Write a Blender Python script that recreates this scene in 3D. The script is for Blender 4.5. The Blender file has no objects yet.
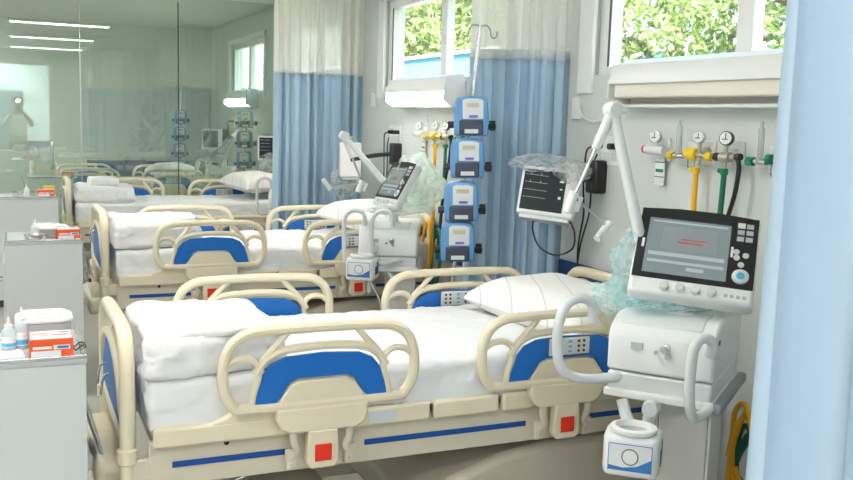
import bpy, bmesh, math, random
from mathutils import Vector, Matrix, Euler, noise
import numpy as np
PI = math.pi
C = bpy.context.scene.collection
S = bpy.context.scene

# ------------------------------------------------------------------ camera
cam_d = bpy.data.cameras.new('camera')
cam = bpy.data.objects.new('camera', cam_d); C.objects.link(cam)
RX = (0.91586308, 0.02406653, -0.40076878)
RY = (-0.40036628, 0.12940149, -0.90717258)
RZ = (0.03002758, 0.99130018, 0.12814948)
EYE = Vector((0, 0, 1.62))
m4 = Matrix((RX + (EYE.x,), RY + (EYE.y,), RZ + (EYE.z,), (0, 0, 0, 1)))
cam.matrix_world = m4
cam_d.sensor_width = 36; cam_d.lens = 932.4 / 853 * 36
cam_d.clip_start = 0.12; cam_d.clip_end = 300
S.camera = cam

# ------------------------------------------------------------------ world, sun, exposure
w = bpy.data.worlds.new('world'); S.world = w; w.use_nodes = True
nt = w.node_tree
bg = nt.nodes['Background']
sky = nt.nodes.new('ShaderNodeTexSky'); sky.sky_type = 'NISHITA'
sky.sun_disc = False; sky.sun_elevation = math.radians(50); sky.sun_rotation = math.radians(200)
sky.dust_density = 4.0; sky.air_density = 1.0
nt.links.new(sky.outputs[0], bg.inputs[0]); bg.inputs[1].default_value = 0.42
sun_d = bpy.data.lights.new('sun', 'SUN'); sun_d.energy = 8; sun_d.angle = 0.01; sun_d.color = (1, .96, .88)
sun = bpy.data.objects.new('sun', sun_d); C.objects.link(sun)
sun.rotation_euler = Vector((-0.75, -0.35, 0.8)).to_track_quat('Z', 'Y').to_euler()
sun.location = (-4, -2, 8)
S.view_settings.view_transform = 'Standard'; S.view_settings.look = 'None'
S.view_settings.exposure = 1.3; S.view_settings.gamma = 1.0; S.view_settings.use_curve_mapping = False
CEIL_E = 10          # ceiling lamp emission
FLOURESCENT = 7.0

# ------------------------------------------------------------------ materials
def mat(name, col, rough=.5, metal=0, spec=.5, noise_amt=0, nscale=8, bump=0, bscale=60, emit=None, es=0, trans=0, sheen=0, coat=0):
    m = bpy.data.materials.new(name); m.use_nodes = True
    t = m.node_tree; b = t.nodes['Principled BSDF']
    b.inputs['Base Color'].default_value = (*col, 1)
    b.inputs['Roughness'].default_value = rough; b.inputs['Metallic'].default_value = metal
    b.inputs['Specular IOR Level'].default_value = spec
    if coat: b.inputs['Coat Weight'].default_value = coat; b.inputs['Coat Roughness'].default_value = .1
    if sheen: b.inputs['Sheen Weight'].default_value = sheen
    if trans: b.inputs['Transmission Weight'].default_value = trans
    if emit: b.inputs['Emission Color'].default_value = (*emit, 1); b.inputs['Emission Strength'].default_value = es
    tc = t.nodes.new('ShaderNodeTexCoord')
    if noise_amt:
        n = t.nodes.new('ShaderNodeTexNoise'); n.inputs['Scale'].default_value = nscale; n.inputs['Detail'].default_value = 4
        r = t.nodes.new('ShaderNodeMix'); r.data_type = 'RGBA'
        r.inputs[6].default_value = (*[c * (1 - noise_amt) for c in col], 1)
        r.inputs[7].default_value = (*[min(1, c * (1 + noise_amt * .6)) for c in col], 1)
        t.links.new(tc.outputs['Object'], n.inputs['Vector']); t.links.new(n.outputs['Fac'], r.inputs[0])
        t.links.new(r.outputs[2], b.inputs['Base Color'])
    if bump:
        n = t.nodes.new('ShaderNodeTexNoise'); n.inputs['Scale'].default_value = bscale; n.inputs['Detail'].default_value = 3
        u = t.nodes.new('ShaderNodeBump'); u.inputs['Strength'].default_value = bump; u.inputs['Distance'].default_value = .01
        t.links.new(tc.outputs['Object'], n.inputs['Vector']); t.links.new(n.outputs['Fac'], u.inputs['Height'])
        t.links.new(u.outputs[0], b.inputs['Normal'])
    return m

def clear(name, tint, fac, rough=.08, gloss=(1, 1, 1), alpha_noise=0):
    """see-through film: transparent mixed with a principled coat"""
    m = bpy.data.materials.new(name); m.use_nodes = True
    t = m.node_tree; b = t.nodes['Principled BSDF']; out = t.nodes['Material Output']
    b.inputs['Base Color'].default_value = (*gloss, 1); b.inputs['Roughness'].default_value = rough
    tr = t.nodes.new('ShaderNodeBsdfTransparent'); tr.inputs[0].default_value = (*tint, 1)
    mx = t.nodes.new('ShaderNodeMixShader'); mx.inputs[0].default_value = fac
    if alpha_noise:
        tc = t.nodes.new('ShaderNodeTexCoord'); n = t.nodes.new('ShaderNodeTexNoise'); n.inputs['Scale'].default_value = 14
        mr = t.nodes.new('ShaderNodeMapRange'); mr.inputs[1].default_value = .35; mr.inputs[2].default_value = .65
        mr.inputs[3].default_value = max(0, fac - alpha_noise); mr.inputs[4].default_value = min(1, fac + alpha_noise)
        t.links.new(tc.outputs['Object'], n.inputs['Vector']); t.links.new(n.outputs['Fac'], mr.inputs[0]); t.links.new(mr.outputs[0], mx.inputs[0])
    t.links.new(tr.outputs[0], mx.inputs[1]); t.links.new(b.outputs[0], mx.inputs[2]); t.links.new(mx.outputs[0], out.inputs[0])
    return m

M = {}
M['wall'] = mat('wall_paint', (.66, .69, .67), .6, noise_amt=.02, nscale=2, bump=.04, bscale=120)
M['ceil'] = mat('ceiling_paint', (.82, .83, .80), .7)
M['floor'] = mat('floor_vinyl', (.36, .35, .31), .25, noise_amt=.08, nscale=5)
M['navy'] = mat('navy_guard', (.02, .07, .22), .45)
M['white'] = mat('white_plastic', (.84, .84, .82), .35)
M['pvc'] = mat('window_pvc', (.86, .86, .85), .3)
M['grey'] = mat('grey_laminate', (.60, .62, .62), .45, noise_amt=.02)
M['greytop'] = mat('grey_worktop', (.50, .52, .52), .3, noise_amt=.08, nscale=25)
M['cream'] = mat('cream_plastic', (.76, .68, .50), .33, coat=.15)
M['beige'] = mat('beige_metal', (.64, .58, .45), .4)
M['base'] = mat('base_cover_plastic', (.52, .47, .38), .45)
M['bluestripe'] = mat('blue_stripe', (.004, .07, .30), .42)
M['blue'] = mat('blue_panel', (.004, .14, .50), .42)
M['red'] = mat('red_release', (.80, .03, .01), .45)
M['button'] = mat('button_panel', (.66, .66, .64), .45)
M['linen'] = mat('white_linen', (.78, .785, .79), .85, bump=.3, bscale=22, sheen=.15)
M['linen2'] = mat('white_cotton', (.79, .79, .785), .85, bump=.35, bscale=16, sheen=.15)
M['steel'] = mat('brushed_steel', (.62, .63, .64), .25, metal=1)
M['black'] = mat('black_plastic', (.014, .014, .016), .35)
M['charcoal'] = mat('charcoal_plastic', (.05, .055, .065), .4)
M['ventwhite'] = mat('ventilator_white', (.80, .81, .80), .3, coat=.2)
M['ventgrey'] = mat('ventilator_grey', (.48, .50, .51), .4)
M['bumper'] = mat('bumper_grey', (.30, .32, .33), .45)
M['column'] = mat('column_beige', (.66, .65, .60), .4)
M['pump'] = mat('pump_blue', (.12, .31, .60), .38)
M['pumpface'] = mat('pump_face', (.62, .66, .66), .4)
M['pumpdoor'] = mat('pump_door', (.035, .045, .07), .35)
M['yellow'] = mat('yellow_plastic', (.88, .62, .02), .4)
M['hose_y'] = mat('yellow_hose', (.90, .45, .01), .45)
M['hose_g'] = mat('green_hose', (.01, .17, .11), .4)
M['green'] = mat('green_plastic', (.01, .25, .13), .4)
M['orange'] = mat('orange_card', (.86, .11, .02), .5)
M['paper'] = mat('white_paper', (.80, .80, .80), .6)
M['label'] = mat('pale_label', (.62, .66, .68), .5)
M['bluelbl'] = mat('blue_label', (.03, .20, .52), .5)
M['bluebtn'] = mat('blue_button', (.10, .45, .75), .35)
M['bwater'] = clear('bottle_clear', (.85, .94, .98), .45, .1, (.85, .91, .95))
M['tub'] = clear('container_clear', (.85, .87, .88), .5, .2, (.72, .75, .77))
M['bag'] = clear('teal_plastic_wrap', (.93, 1, 1), .30, .3, (.80, .96, .99), .18)
M['bag2'] = clear('clear_plastic_wrap', (.97, 1, .985), .42, .3, (.90, .97, .93), .15)
M['bag3'] = clear('grey_clear_wrap', (.97, .97, .97), .30, .3, (.82, .82, .81), .15)
M['glass'] = clear('window_glass', (.97, .99, .98), .05, .0)
M['tubegl'] = clear('flowmeter_glass', (.85, .88, .87), .4, .05, (.7, .72, .7))
M['handle'] = mat('handle_grey', (.70, .72, .72), .3, coat=.3)
M['redcap'] = mat('red_cap', (.7, .03, .03), .4)
M['brass'] = mat('nickel', (.55, .52, .45), .3, metal=.8)
M['lampon'] = mat('lamp_diffuser_lit', (1, 1, 1), .5, emit=(1, .95, .82), es=FLOURESCENT)
M['lampoff'] = mat('lamp_diffuser_unlit', (.80, .76, .66), .5)
M['ceilamp'] = mat('ceiling_lamp_diffuser', (1, 1, 1), .5, emit=(1, .985, .95), es=CEIL_E)
M['corrlamp'] = mat('corridor_lamp_diffuser', (1, 1, 1), .5, emit=(.95, .98, 1), es=CEIL_E * 1.5)
M['flash'] = mat('flash_tube', (1, 1, 1), .5, emit=(1, 1, 1), es=60)
M['trunk'] = mat('bark', (.16, .12, .09), .9, noise_amt=.3)
M['grass'] = mat('grass_ground', (.12, .2, .06), .9, noise_amt=.4)
M['bluewall'] = mat('blue_painted_wall', (.12, .34, .62), .7)
M['outwhite'] = mat('white_painted_wall', (.85, .85, .85), .7)
M['dkcloth'] = mat('dark_cloth', (.03, .035, .045), .85)
M['skin'] = mat('skin', (.50, .30, .21), .5)
M['hair'] = mat('dark_hair', (.02, .015, .012), .6)
M['shirt'] = mat('white_shirt', (.75, .77, .8), .8)
M['door'] = mat('blue_grey_door', (.12, .2, .24), .4)
M['corr'] = mat('corridor_paint', (.80, .86, .88), .6)

def fabric(name, a, b_, scale=90):
    m = mat(name, a, .8, sheen=.1); t = m.node_tree; b = t.nodes['Principled BSDF']
    tc = t.nodes.new('ShaderNodeTexCoord'); wv = t.nodes.new('ShaderNodeTexNoise'); wv.inputs['Scale'].default_value = scale
    mx = t.nodes.new('ShaderNodeMix'); mx.data_type = 'RGBA'; mx.inputs[6].default_value = (*a, 1); mx.inputs[7].default_value = (*b_, 1)
    t.links.new(tc.outputs['Object'], wv.inputs['Vector']); t.links.new(wv.outputs['Fac'], mx.inputs[0]); t.links.new(mx.outputs[2], b.inputs['Base Color'])
    tl = t.nodes.new('ShaderNodeBsdfTranslucent'); tl.inputs[0].default_value = (*a, 1)
    ms = t.nodes.new('ShaderNodeMixShader'); ms.inputs[0].default_value = .25
    t.links.new(b.outputs[0], ms.inputs[1]); t.links.new(tl.outputs[0], ms.inputs[2]); t.links.new(ms.outputs[0], t.nodes['Material Output'].inputs[0])
    return m
M['curtain'] = fabric('blue_curtain_cloth', (.48, .65, .80), (.51, .68, .82))
M['curtain_pale'] = fabric('pale_blue_curtain_cloth', (.53, .68, .82), (.56, .70, .83))
M['band'] = fabric('curtain_band', (.72, .77, .80), (.76, .80, .82))
def soften(m, col):
    t = m.node_tree; b = t.nodes['Principled BSDF']; mx = [n for n in t.nodes if n.type == 'MIX_SHADER'][0]
    tl = t.nodes.new('ShaderNodeBsdfTranslucent'); tl.inputs[0].default_value = (*col, 1)
    m2 = t.nodes.new('ShaderNodeMixShader'); m2.inputs[0].default_value = .5
    t.links.new(b.outputs[0], m2.inputs[1]); t.links.new(tl.outputs[0], m2.inputs[2]); t.links.new(m2.outputs[0], mx.inputs[2])
soften(M['bag'], (.82, .98, 1)); soften(M['bag2'], (.93, 1, .96)); soften(M['bag3'], (.9, .9, .89))
def netting():
    m = clear('curtain_netting', (1, 1, .98), .8, .8, (.97, .96, .91))
    t = m.node_tree; mx = [n for n in t.nodes if n.type == 'MIX_SHADER'][0]
    tc = t.nodes.new('ShaderNodeTexCoord'); vo = t.nodes.new('ShaderNodeTexVoronoi'); vo.inputs['Scale'].default_value = 240
    cr = t.nodes.new('ShaderNodeMapRange'); cr.inputs[1].default_value = .2; cr.inputs[2].default_value = .55; cr.inputs[3].default_value = .78; cr.inputs[4].default_value = .93
    t.links.new(tc.outputs['Object'], vo.inputs['Vector']); t.links.new(vo.outputs['Distance'], cr.inputs[0]); t.links.new(cr.outputs[0], mx.inputs[0])
    soften(m, (1, .99, .95)); return m
M['net'] = netting()
def leafmat(name, c1, c2, c3):
    m = mat(name, c1, .6); t = m.node_tree; b = t.nodes['Principled BSDF']
    tc = t.nodes.new('ShaderNodeTexCoord'); n = t.nodes.new('ShaderNodeTexNoise'); n.inputs['Scale'].default_value = 3.5; n.inputs['Detail'].default_value = 8
    cr = t.nodes.new('ShaderNodeValToRGB'); e = cr.color_ramp.elements
    e[0].position = .35; e[0].color = (*c1, 1); e[1].position = .65; e[1].color = (*c3, 1); k = e.new(.5); k.color = (*c2, 1)
    t.links.new(tc.outputs['Object'], n.inputs['Vector']); t.links.new(n.outputs['Fac'], cr.inputs[0]); t.links.new(cr.outputs[0], b.inputs['Base Color'])
    tl = t.nodes.new('ShaderNodeBsdfTranslucent'); t.links.new(cr.outputs[0], tl.inputs[0])
    ms = t.nodes.new('ShaderNodeMixShader'); ms.inputs[0].default_value = .35
    t.links.new(b.outputs[0], ms.inputs[1]); t.links.new(tl.outputs[0], ms.inputs[2]); t.links.new(ms.outputs[0], t.nodes['Material Output'].inputs[0])
    return m
M['leaf'] = leafmat('leaves', (.06, .13, .03), (.26, .38, .10), (.60, .66, .34))
M['leaf2'] = leafmat('pale_leaves', (.10, .17, .06), (.26, .36, .12), (.50, .54, .28))
def mirrormat():
    m = clear('green_tinted_glass', (.91, .96, .92), .06, .3, (.70, .76, .68)); t = m.node_tree
    g = t.nodes.new('ShaderNodeBsdfGlossy'); g.inputs[0].default_value = (.85, .97, .90, 1); g.inputs[1].default_value = 0.0
    mx = t.nodes.new('ShaderNodeMixShader'); mx.inputs[0].default_value = .115
    o = t.nodes['Material Output']; src = o.inputs[0].links[0].from_socket
    t.links.new(src, mx.inputs[1]); t.links.new(g.outputs[0], mx.inputs[2]); t.links.new(mx.outputs[0], o.inputs[0])
    return m
M['mirror'] = mirrormat()
def screenmat(name, kind):
    """a switched-on display: dark panel with traces / blocks"""
    m = mat(name, (.015, .018, .02), .12); t = m.node_tree; b = t.nodes['Principled BSDF']
    return m
M['screen_dark'] = mat('monitor_glass', (.012, .014, .016), .15, emit=(.004, .005, .006), es=1)
M['screen_grey'] = mat('ventilator_display', (.10, .12, .12), .12, emit=(.055, .066, .07), es=1)
M['scr_light'] = mat('display_block_light', (.2, .22, .22), .2, emit=(.10, .12, .125), es=1)
M['scr_mid'] = mat('display_block_mid', (.2, .22, .22), .2, emit=(.03, .036, .04), es=1)
M['scr_red'] = mat('display_block_red', (.2, .05, .04), .2, emit=(.08, .045, .042), es=1)
M['trace'] = mat('display_trace', (.3, .4, .35), .3, emit=(.16, .22, .20), es=1)
M['lcd'] = mat('pump_lcd', (.25, .22, .16), .3, emit=(.25, .22, .16), es=.4)
M['violet'] = mat('violet_button', (.12, .10, .45), .4)

# ------------------------------------------------------------------ mesh helpers
def cr_smooth(pts, closed=False, n=6):
    P = [Vector(p) for p in pts]; L = len(P); out = []
    rng = range(L) if closed else range(L - 1)
    for i in rng:
        p1, p2 = P[i], P[(i + 1) % L]
        p0 = P[(i - 1) % L] if (closed or i > 0) else p1 * 2 - p2
        p3 = P[(i + 2) % L] if (closed or i < L - 2) else p2 * 2 - p1
        for k in range(n):
            t = k / n
            out.append(.5 * ((2 * p1) + (-p0 + p2) * t + (2 * p0 - 5 * p1 + 4 * p2 - p3) * t * t + (-p0 + 3 * p1 - 3 * p2 + p3) * t ** 3))
    if not closed: out.append(P[-1].copy())
    return out

class MB:
    def __init__(s): s.bm = bmesh.new()
    def box(s, c, d, rot=None, taper=1):
        hx, hy, hz = d[0] / 2, d[1] / 2, d[2] / 2; vs = []
        for x, y, z in ((-1, -1, -1), (1, -1, -1), (1, 1, -1), (-1, 1, -1), (-1, -1, 1), (1, -1, 1), (1, 1, 1), (-1, 1, 1)):
            k = taper if z > 0 else 1
            v = Vector((x * hx * k, y * hy * k, z * hz))
            if rot: v = Euler(rot).to_matrix() @ v
            vs.append(s.bm.verts.new(v + Vector(c)))
        for f in ((0, 3, 2, 1), (4, 5, 6, 7), (0, 1, 5, 4), (1, 2, 6, 5), (2, 3, 7, 6), (3, 0, 4, 7)):
            s.bm.faces.new([vs[i] for i in f])
        return s
    def bb(s, x0, x1, y0, y1, z0, z1):
        return s.box(((x0 + x1) / 2, (y0 + y1) / 2, (z0 + z1) / 2), (abs(x1 - x0), abs(y1 - y0), abs(z1 - z0)))
    def tube(s, pts, r, seg=10, closed=False, smooth=0, squash=None):
        if smooth: pts = cr_smooth(pts, closed, smooth)
        P = [Vector(p) for p in pts]; n = len(P)
        rr = r if isinstance(r, (list, tuple)) else None
        T = []
        for i in range(n):
            a = P[(i - 1) % n] if (closed or i > 0) else P[i]
            b = P[(i + 1) % n] if (closed or i < n - 1) else P[i]
            T.append((b - a).normalized())
        up = Vector((0, 1, 0)) if squash else Vector((0, 0, 1))
        if abs(T[0].dot(up)) > .95: up = Vector((1, 0, 0))
        N = (up - T[0] * up.dot(T[0])).normalized(); rings = []
        for i in range(n):
            if squash: N = Vector((0, 1, 0)); N = (N - T[i] * N.dot(T[i])).normalized()
            else:
                N = (N - T[i] * N.dot(T[i]))
                N = N.normalized() if N.length > 1e-6 else T[i].orthogonal().normalized()
            B = T[i].cross(N)
            if rr: q = i / (n - 1) * (len(rr) - 1); k = min(int(q), len(rr) - 2); R_ = rr[k] + (rr[k + 1] - rr[k]) * (q - k)
            else: R_ = r
            sq = squash or 1
            rings.append([s.bm.verts.new(P[i] + (N * math.cos(2 * PI * j / seg) * sq + B * math.sin(2 * PI * j / seg)) * R_) for j in range(seg)])
        for i in range(n if closed else n - 1):
            a, b = rings[i], rings[(i + 1) % n]
            for j in range(seg): s.bm.faces.new((a[j], a[(j + 1) % seg], b[(j + 1) % seg], b[j]))
        if not closed:
            s.bm.faces.new(rings[0][::-1]); s.bm.faces.new(rings[-1])
        return s
    def cyl(s, a, b, r, seg=16, r2=None):
        return s.tube([a, b], [r, r if r2 is None else r2], seg)
    def lathe(s, prof, c=(0, 0, 0), seg=24, axis='z'):
        rings = []
        for (r, h) in prof:
            ring = []
            for j in range(seg):
                a = 2 * PI * j / seg; u, v = r * math.cos(a), r * math.sin(a)
                p = {'z': (u, v, h), 'x': (h, u, v), 'y': (u, h, v)}[axis]
                ring.append(s.bm.verts.new(Vector(p) + Vector(c)))
            rings.append(ring)
        for a, b in zip(rings, rings[1:]):
            for j in range(seg): s.bm.faces.new((a[j], a[(j + 1) % seg], b[(j + 1) % seg], b[j]))
        s.bm.faces.new(rings[0][::-1]); s.bm.faces.new(rings[-1])
        return s
    def prism(s, poly, a, b, plane='xz'):
        f = {'xz': lambda u, v, d: (u, d, v), 'xy': lambda u, v, d: (u, v, d), 'yz': lambda u, v, d: (d, u, v)}[plane]
        A = [s.bm.verts.new(f(u, v, a)) for u, v in poly]; B = [s.bm.verts.new(f(u, v, b)) for u, v in poly]
        s.bm.faces.new(A); s.bm.faces.new(B[::-1]); n = len(poly)
        for i in range(n): s.bm.faces.new((A[i], B[i], B[(i + 1) % n], A[(i + 1) % n]))
        return s
    def grid(s, f, nu, nv):
        V = [[s.bm.verts.new(f(i / nu, j / nv)) for j in range(nv + 1)] for i in range(nu + 1)]
        for i in range(nu):
            for j in range(nv): s.bm.faces.new((V[i][j], V[i + 1][j], V[i + 1][j + 1], V[i][j + 1]))
        return s
    def xf(s, m): s.bm.transform(m); return s

def obj(name, mb, m, parent=None, bevel=0, smooth=True, loc=None, rot=None, angle=35, seg=2, solid=0):
    bmesh.ops.recalc_face_normals(mb.bm, faces=mb.bm.faces)
    me = bpy.data.meshes.new(name); mb.bm.to_mesh(me); mb.bm.free()
    me.materials.append(m)
    o = bpy.data.objects.new(name, me); C.objects.link(o)
    if parent: o.parent = parent
    if loc: o.location = loc
    if rot: o.rotation_euler = rot
    if solid:
        k = o.modifiers.new('solid', 'SOLIDIFY'); k.thickness = solid; k.offset = 0
    if bevel:
        k = o.modifiers.new('bevel', 'BEVEL'); k.width = bevel; k.segments = seg; k.limit_method = 'ANGLE'; k.angle_limit = math.radians(40)
    if smooth:
        for p in me.polygons: p.use_smooth = True
        try: me.set_sharp_from_angle(angle=math.radians(angle if not bevel else 60))
        except Exception: pass
    return o
def tag(o, label, cat, group=None):
    o['label'] = label; o['category'] = cat
    if group: o['group'] = group
    return o
def thing(name, label, cat, loc=(0, 0, 0), rz=0, group=None):
    o = bpy.data.objects.new(name, None); C.objects.link(o); o.empty_display_size = .1
    o.location = loc; o.rotation_euler = (0, 0, rz); return tag(o, label, cat, group)
def struct(name, mb, m, **k):
    o = obj(name, mb, m, **k); o['kind'] = 'structure'; return o
def kids(o): return [c for c in bpy.data.objects if c.parent == o]
def copy_tree(o, parent=None):
    c = o.copy(); C.objects.link(c)
    if parent: c.parent = parent
    for k in kids(o): copy_tree(k, c)
    return c
def dup(o, loc, rz, label, group=None):
    c = copy_tree(o); c.location = loc; c.rotation_euler = (0, 0, rz) if not isinstance(rz, (tuple, list)) else rz
    c['label'] = label
    if group: c['group'] = group
    return c
def frame_mat(origin, xa, ya):
    x = Vector(xa).normalized(); y = Vector(ya); y = (y - x * y.dot(x)).normalized(); z = x.cross(y)
    m = Matrix((x, y, z)).transposed().to_4x4(); m.translation = Vector(origin); return m

# ------------------------------------------------------------------ room shell
WX, WL, YB, YM, H = 2.6, -2.6, -1.2, 13.8, 2.8; YG = 10.06
WIN = [(2.0, 3.93), (4.85, 6.78), (7.75, 9.6), (10.55, 12.4)]; WZ0, WZ1 = 1.86, 2.5; TH = .16
struct('floor', MB().bb(WL - .2, WX + TH, -4.2, YM + .1, -.1, 0), M['floor'], smooth=False)
struct('ceiling', MB().bb(WL - .2, WX + TH, -4.2, YM + .1, H, H + .15), M['ceil'], smooth=False)
mb = MB(); mb.bb(WX, WX + TH, YB - .1, YM + .1, 0, WZ0); mb.bb(WX, WX + TH, YB - .1, YM + .1, WZ1, H)
ys = [YB - .1] + [v for a in WIN for v in a] + [YM + .1]
for i in range(0, len(ys), 2): mb.bb(WX, WX + TH, ys[i], ys[i + 1], WZ0, WZ1)
struct('wall_right', mb, M['wall'], smooth=False)
struct('wall_left', MB().bb(WL - .15, WL, YB - .1, YM + .1, 0, H), M['wall'], smooth=False)
mb = MB(); mb.bb(WL, -1.2, YB - .1, YB, 0, H); mb.bb(.66, WX, YB - .1, YB, 0, H); mb.bb(-1.2, .66, YB - .1, YB, 2.5, H)
struct('wall_front', mb, M['wall'], smooth=False)
struct('wall_back', MB().bb(WL, WX, YM, YM + .08, 0, H), M['wall'], smooth=False)
struct('wall_glass_partition', MB().bb(WL, WX - .03, YG, YG + .012, .06, H), M['mirror'], smooth=False)
# glass panel joints, head channel and floor channel of the glass partition
for i, x in enumerate((-1.3, -.35, .605, 1.565)):
    struct('trim_%d' % (i + 1), MB().bb(x - .004, x + .004, YG - .004, YG + .016, .06, H - .06), M['charcoal' if i != 2 else 'steel'], smooth=False)
struct('baseboard_back', MB().bb(WL, WX, YM - .012, YM, 0, .09), M['navy'], smooth=False)
struct('trim_7', MB().bb(WL, WX, YG - .02, YG + .032, 0, .06), M['steel'], smooth=False)
struct('trim_8', MB().bb(.9, WX - .03, YM - .025, YM, .70, .92), M['navy'], bevel=.005)
struct('trim_5', MB().bb(WX - .025, WX, YB, 2.1, .70, .92).bb(WX - .025, WX, 2.98, YM - .02, .70, .92), M['navy'], bevel=.005)
struct('baseboard_right', MB().bb(WX - .012, WX, YB, YM - .02, 0, .09), M['navy'], smooth=False)
# corridor beyond the opening in the front wall
struct('wall_corridor', MB().bb(WL, WX, -4.1, -4.0, 0, H).bb(-1.6, -1.5, -4.0, YB - .1, 0, H).bb(1.0, 1.1, -4.0, YB - .1, 0, H), M['corr'], smooth=False)
struct('trim_6', MB().bb(-1.5, 1.0, -4.0, -3.985, .62, .84), M['navy'], smooth=False)
d = struct('door_1', MB().bb(-.42, .18, -4.0, -3.96, 0, 2.0), M['door'], bevel=.004)
obj('door_handle', MB().tube([(.10, -3.955, 1.0), (.10, -3.90, 1.0), (-.02, -3.90, 1.0)], .01, smooth=2), M['steel'], d)
hd = tag(obj('door_pull', MB().tube([(.33, YG - .004, 1.02), (.33, YG - .05, 1.05), (.33, YG - .05, 1.27), (.33, YG - .004, 1.30)], .010, smooth=4), M['steel']),
         'upright steel pull handle on the far glass partition', 'handle')

# windows
for i, (a, b) in enumerate(WIN):
    F = .075; x0, x1 = WX + .03, WX + .10
    mb = MB()
    mb.bb(x0, x1, a, a + F, WZ0, WZ1); mb.bb(x0, x1, b - F, b, WZ0, WZ1)
    mb.bb(x0, x1, a + F, b - F, WZ0, WZ0 + .04); mb.bb(x0, x1, a + F, b - F, WZ1 - .06, WZ1)
    mid = (a + b) / 2 - .03
    mb.bb(x0 + .005, x1 - .005, mid - .045, mid + .045, WZ0 + .04, WZ1 - .06)
    wf = struct('window_%d' % (i + 1), mb, M['pvc'], bevel=.006)
    obj('casing', MB().bb(WX - .02, WX + .005, a - .05, a + .015, WZ0 - .05, WZ1 + .05).bb(WX - .02, WX + .005, b - .015, b + .11, WZ0 - .09, WZ1 + .05)
        .bb(WX - .02, WX + .005, a - .05, b + .11, WZ1 + .0, WZ1 + .06), M['pvc'], wf, bevel=.006)
    obj('pane', MB().bb(WX + .06, WX + .066, a + F, b - F, WZ0 + .03, WZ1 - .05), M['glass'], wf, smooth=False)
    obj('gasket', MB().bb(x0 - .003, x0 + .004, b - F - .012, b - F - .004, WZ0 + .04, WZ1 - .06), M['charcoal'], wf, smooth=False)

# ceiling lamps
LAMPS = [(.6, .1), (.6, 3.0), (.6, 6.0), (-1.5, .1), (-1.4, 1.6), (-1.4, 4.5), (-1.4, 7.4), (-1.4, 9.3), (-1.4, 11.0), (-1.4, 12.8)]  # last three are unseen lamps, added to brighten the rear of the room
WH = ['above the spot where the photograph is taken', 'above the nearest bed', 'above the second bed', 'at the front left corner of the ceiling',
      'on the left side of the ceiling near the room entrance', 'on the left side of the ceiling halfway down the room', 'on the left side of the ceiling at the third bed', 'added unseen as fill light, left, at the glass partition', 'added unseen as fill light, left, beyond the glass partition', 'added unseen as fill light, left, rearmost, behind the glass']
for (x, y), wh in zip(LAMPS, WH):
    t = thing('ceiling_lamp', 'long white recessed ceiling lamp ' + wh, 'lamp', (x, y, H), 0, 'ceiling lamps')
    obj('frame', MB().bb(-.66, .66, -.17, -.15, -.03, 0).bb(-.66, .66, .15, .17, -.03, 0).bb(-.66, -.64, -.15, .15, -.03, 0).bb(.64, .66, -.15, .15, -.03, 0), M['white'], t, smooth=False)
    obj('diffuser', MB().bb(-.64, .64, -.15, .15, -.02, -.004), M['ceilamp'], t, smooth=False)
for yy, lb in ((-1.9, 'white corridor lamp nearest to the room entrance, added to brighten the reflected doorway'), (-2.7, 'white ceiling lamp in the middle of the bright corridor'), (-3.5, 'white lamp at the far side of the corridor, added to brighten the reflection')):  # outer two lamps added so the corridor reflects brightly in the glass
    t = thing('ceiling_lamp', lb, 'lamp', (-.3, yy, H), 0, 'ceiling lamps')
    obj('frame', MB().bb(-.66, .66, -.17, -.15, -.03, 0).bb(-.66, .66, .15, .17, -.03, 0).bb(-.66, -.64, -.15, .15, -.03, 0).bb(.64, .66, -.15, .15, -.03, 0), M['white'], t, smooth=False)
    obj('diffuser', MB().bb(-.64, .64, -.15, .15, -.02, -.004), M['corrlamp'], t, smooth=False)

# ------------------------------------------------------------------ wall light units under the windows
def wall_unit(y0, y1, lit, label):
    t = thing('bed_light', label, 'wall lamp', (WX, (y0 + y1) / 2, 1.8), 0, 'wall lights over the bed heads'); L = (y1 - y0) / 2
    prof = [(0, .12), (-.13, .088), (-.15, .02), (-.15, .0), (-.02, -.005), (0, .0)]
    mb = MB(); A = [mb.bm.verts.new((x, -L, z)) for x, z in prof]; B = [mb.bm.verts.new((x, L, z)) for x, z in prof]
    n = len(prof); mb.bm.faces.new(A); mb.bm.faces.new(B[::-1])
    for i in range(n): mb.bm.faces.new((A[i], B[i], B[(i + 1) % n], A[(i + 1) % n]))
    obj('hood', mb, M['white'], t, bevel=.004)
    obj('diffuser', MB().bb(-.135, -.01, -L + .02, L - .02, -.06, .005), M['lampon' if lit else 'lampoff'], t, bevel=.008)
    obj('lower_ledge', MB().bb(-.09, 0, -L, L, -.10, -.085).bb(-.03, 0, -L, L, -.085, -.04), M['white'], t, bevel=.003)
    obj('end_cap', MB().prism([(-.15, .02), (-.15, -.06), (-.09, -.1), (0, -.1), (0, .02)], L - .002, L + .008), M['white'], t)
    obj('end_cap', MB().prism([(-.15, .02), (-.15, -.06), (-.09, -.1), (0, -.1), (0, .02)], -L - .008, -L + .002), M['white'], t)
    return t
wall_unit(2.35, 3.57, False, 'unlit white wall light above the gas outlets at the nearest bed')
wall_unit(5.35, 6.35, True, 'glowing white wall light below the window at the second bed')
wall_unit(8.0, 9.2, True, 'glowing wall light at the third bed, in front of the glass partition')

wall_unit(10.85, 12.0, True, 'glowing wall light beyond the glass partition, at the farthest bed')

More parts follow.
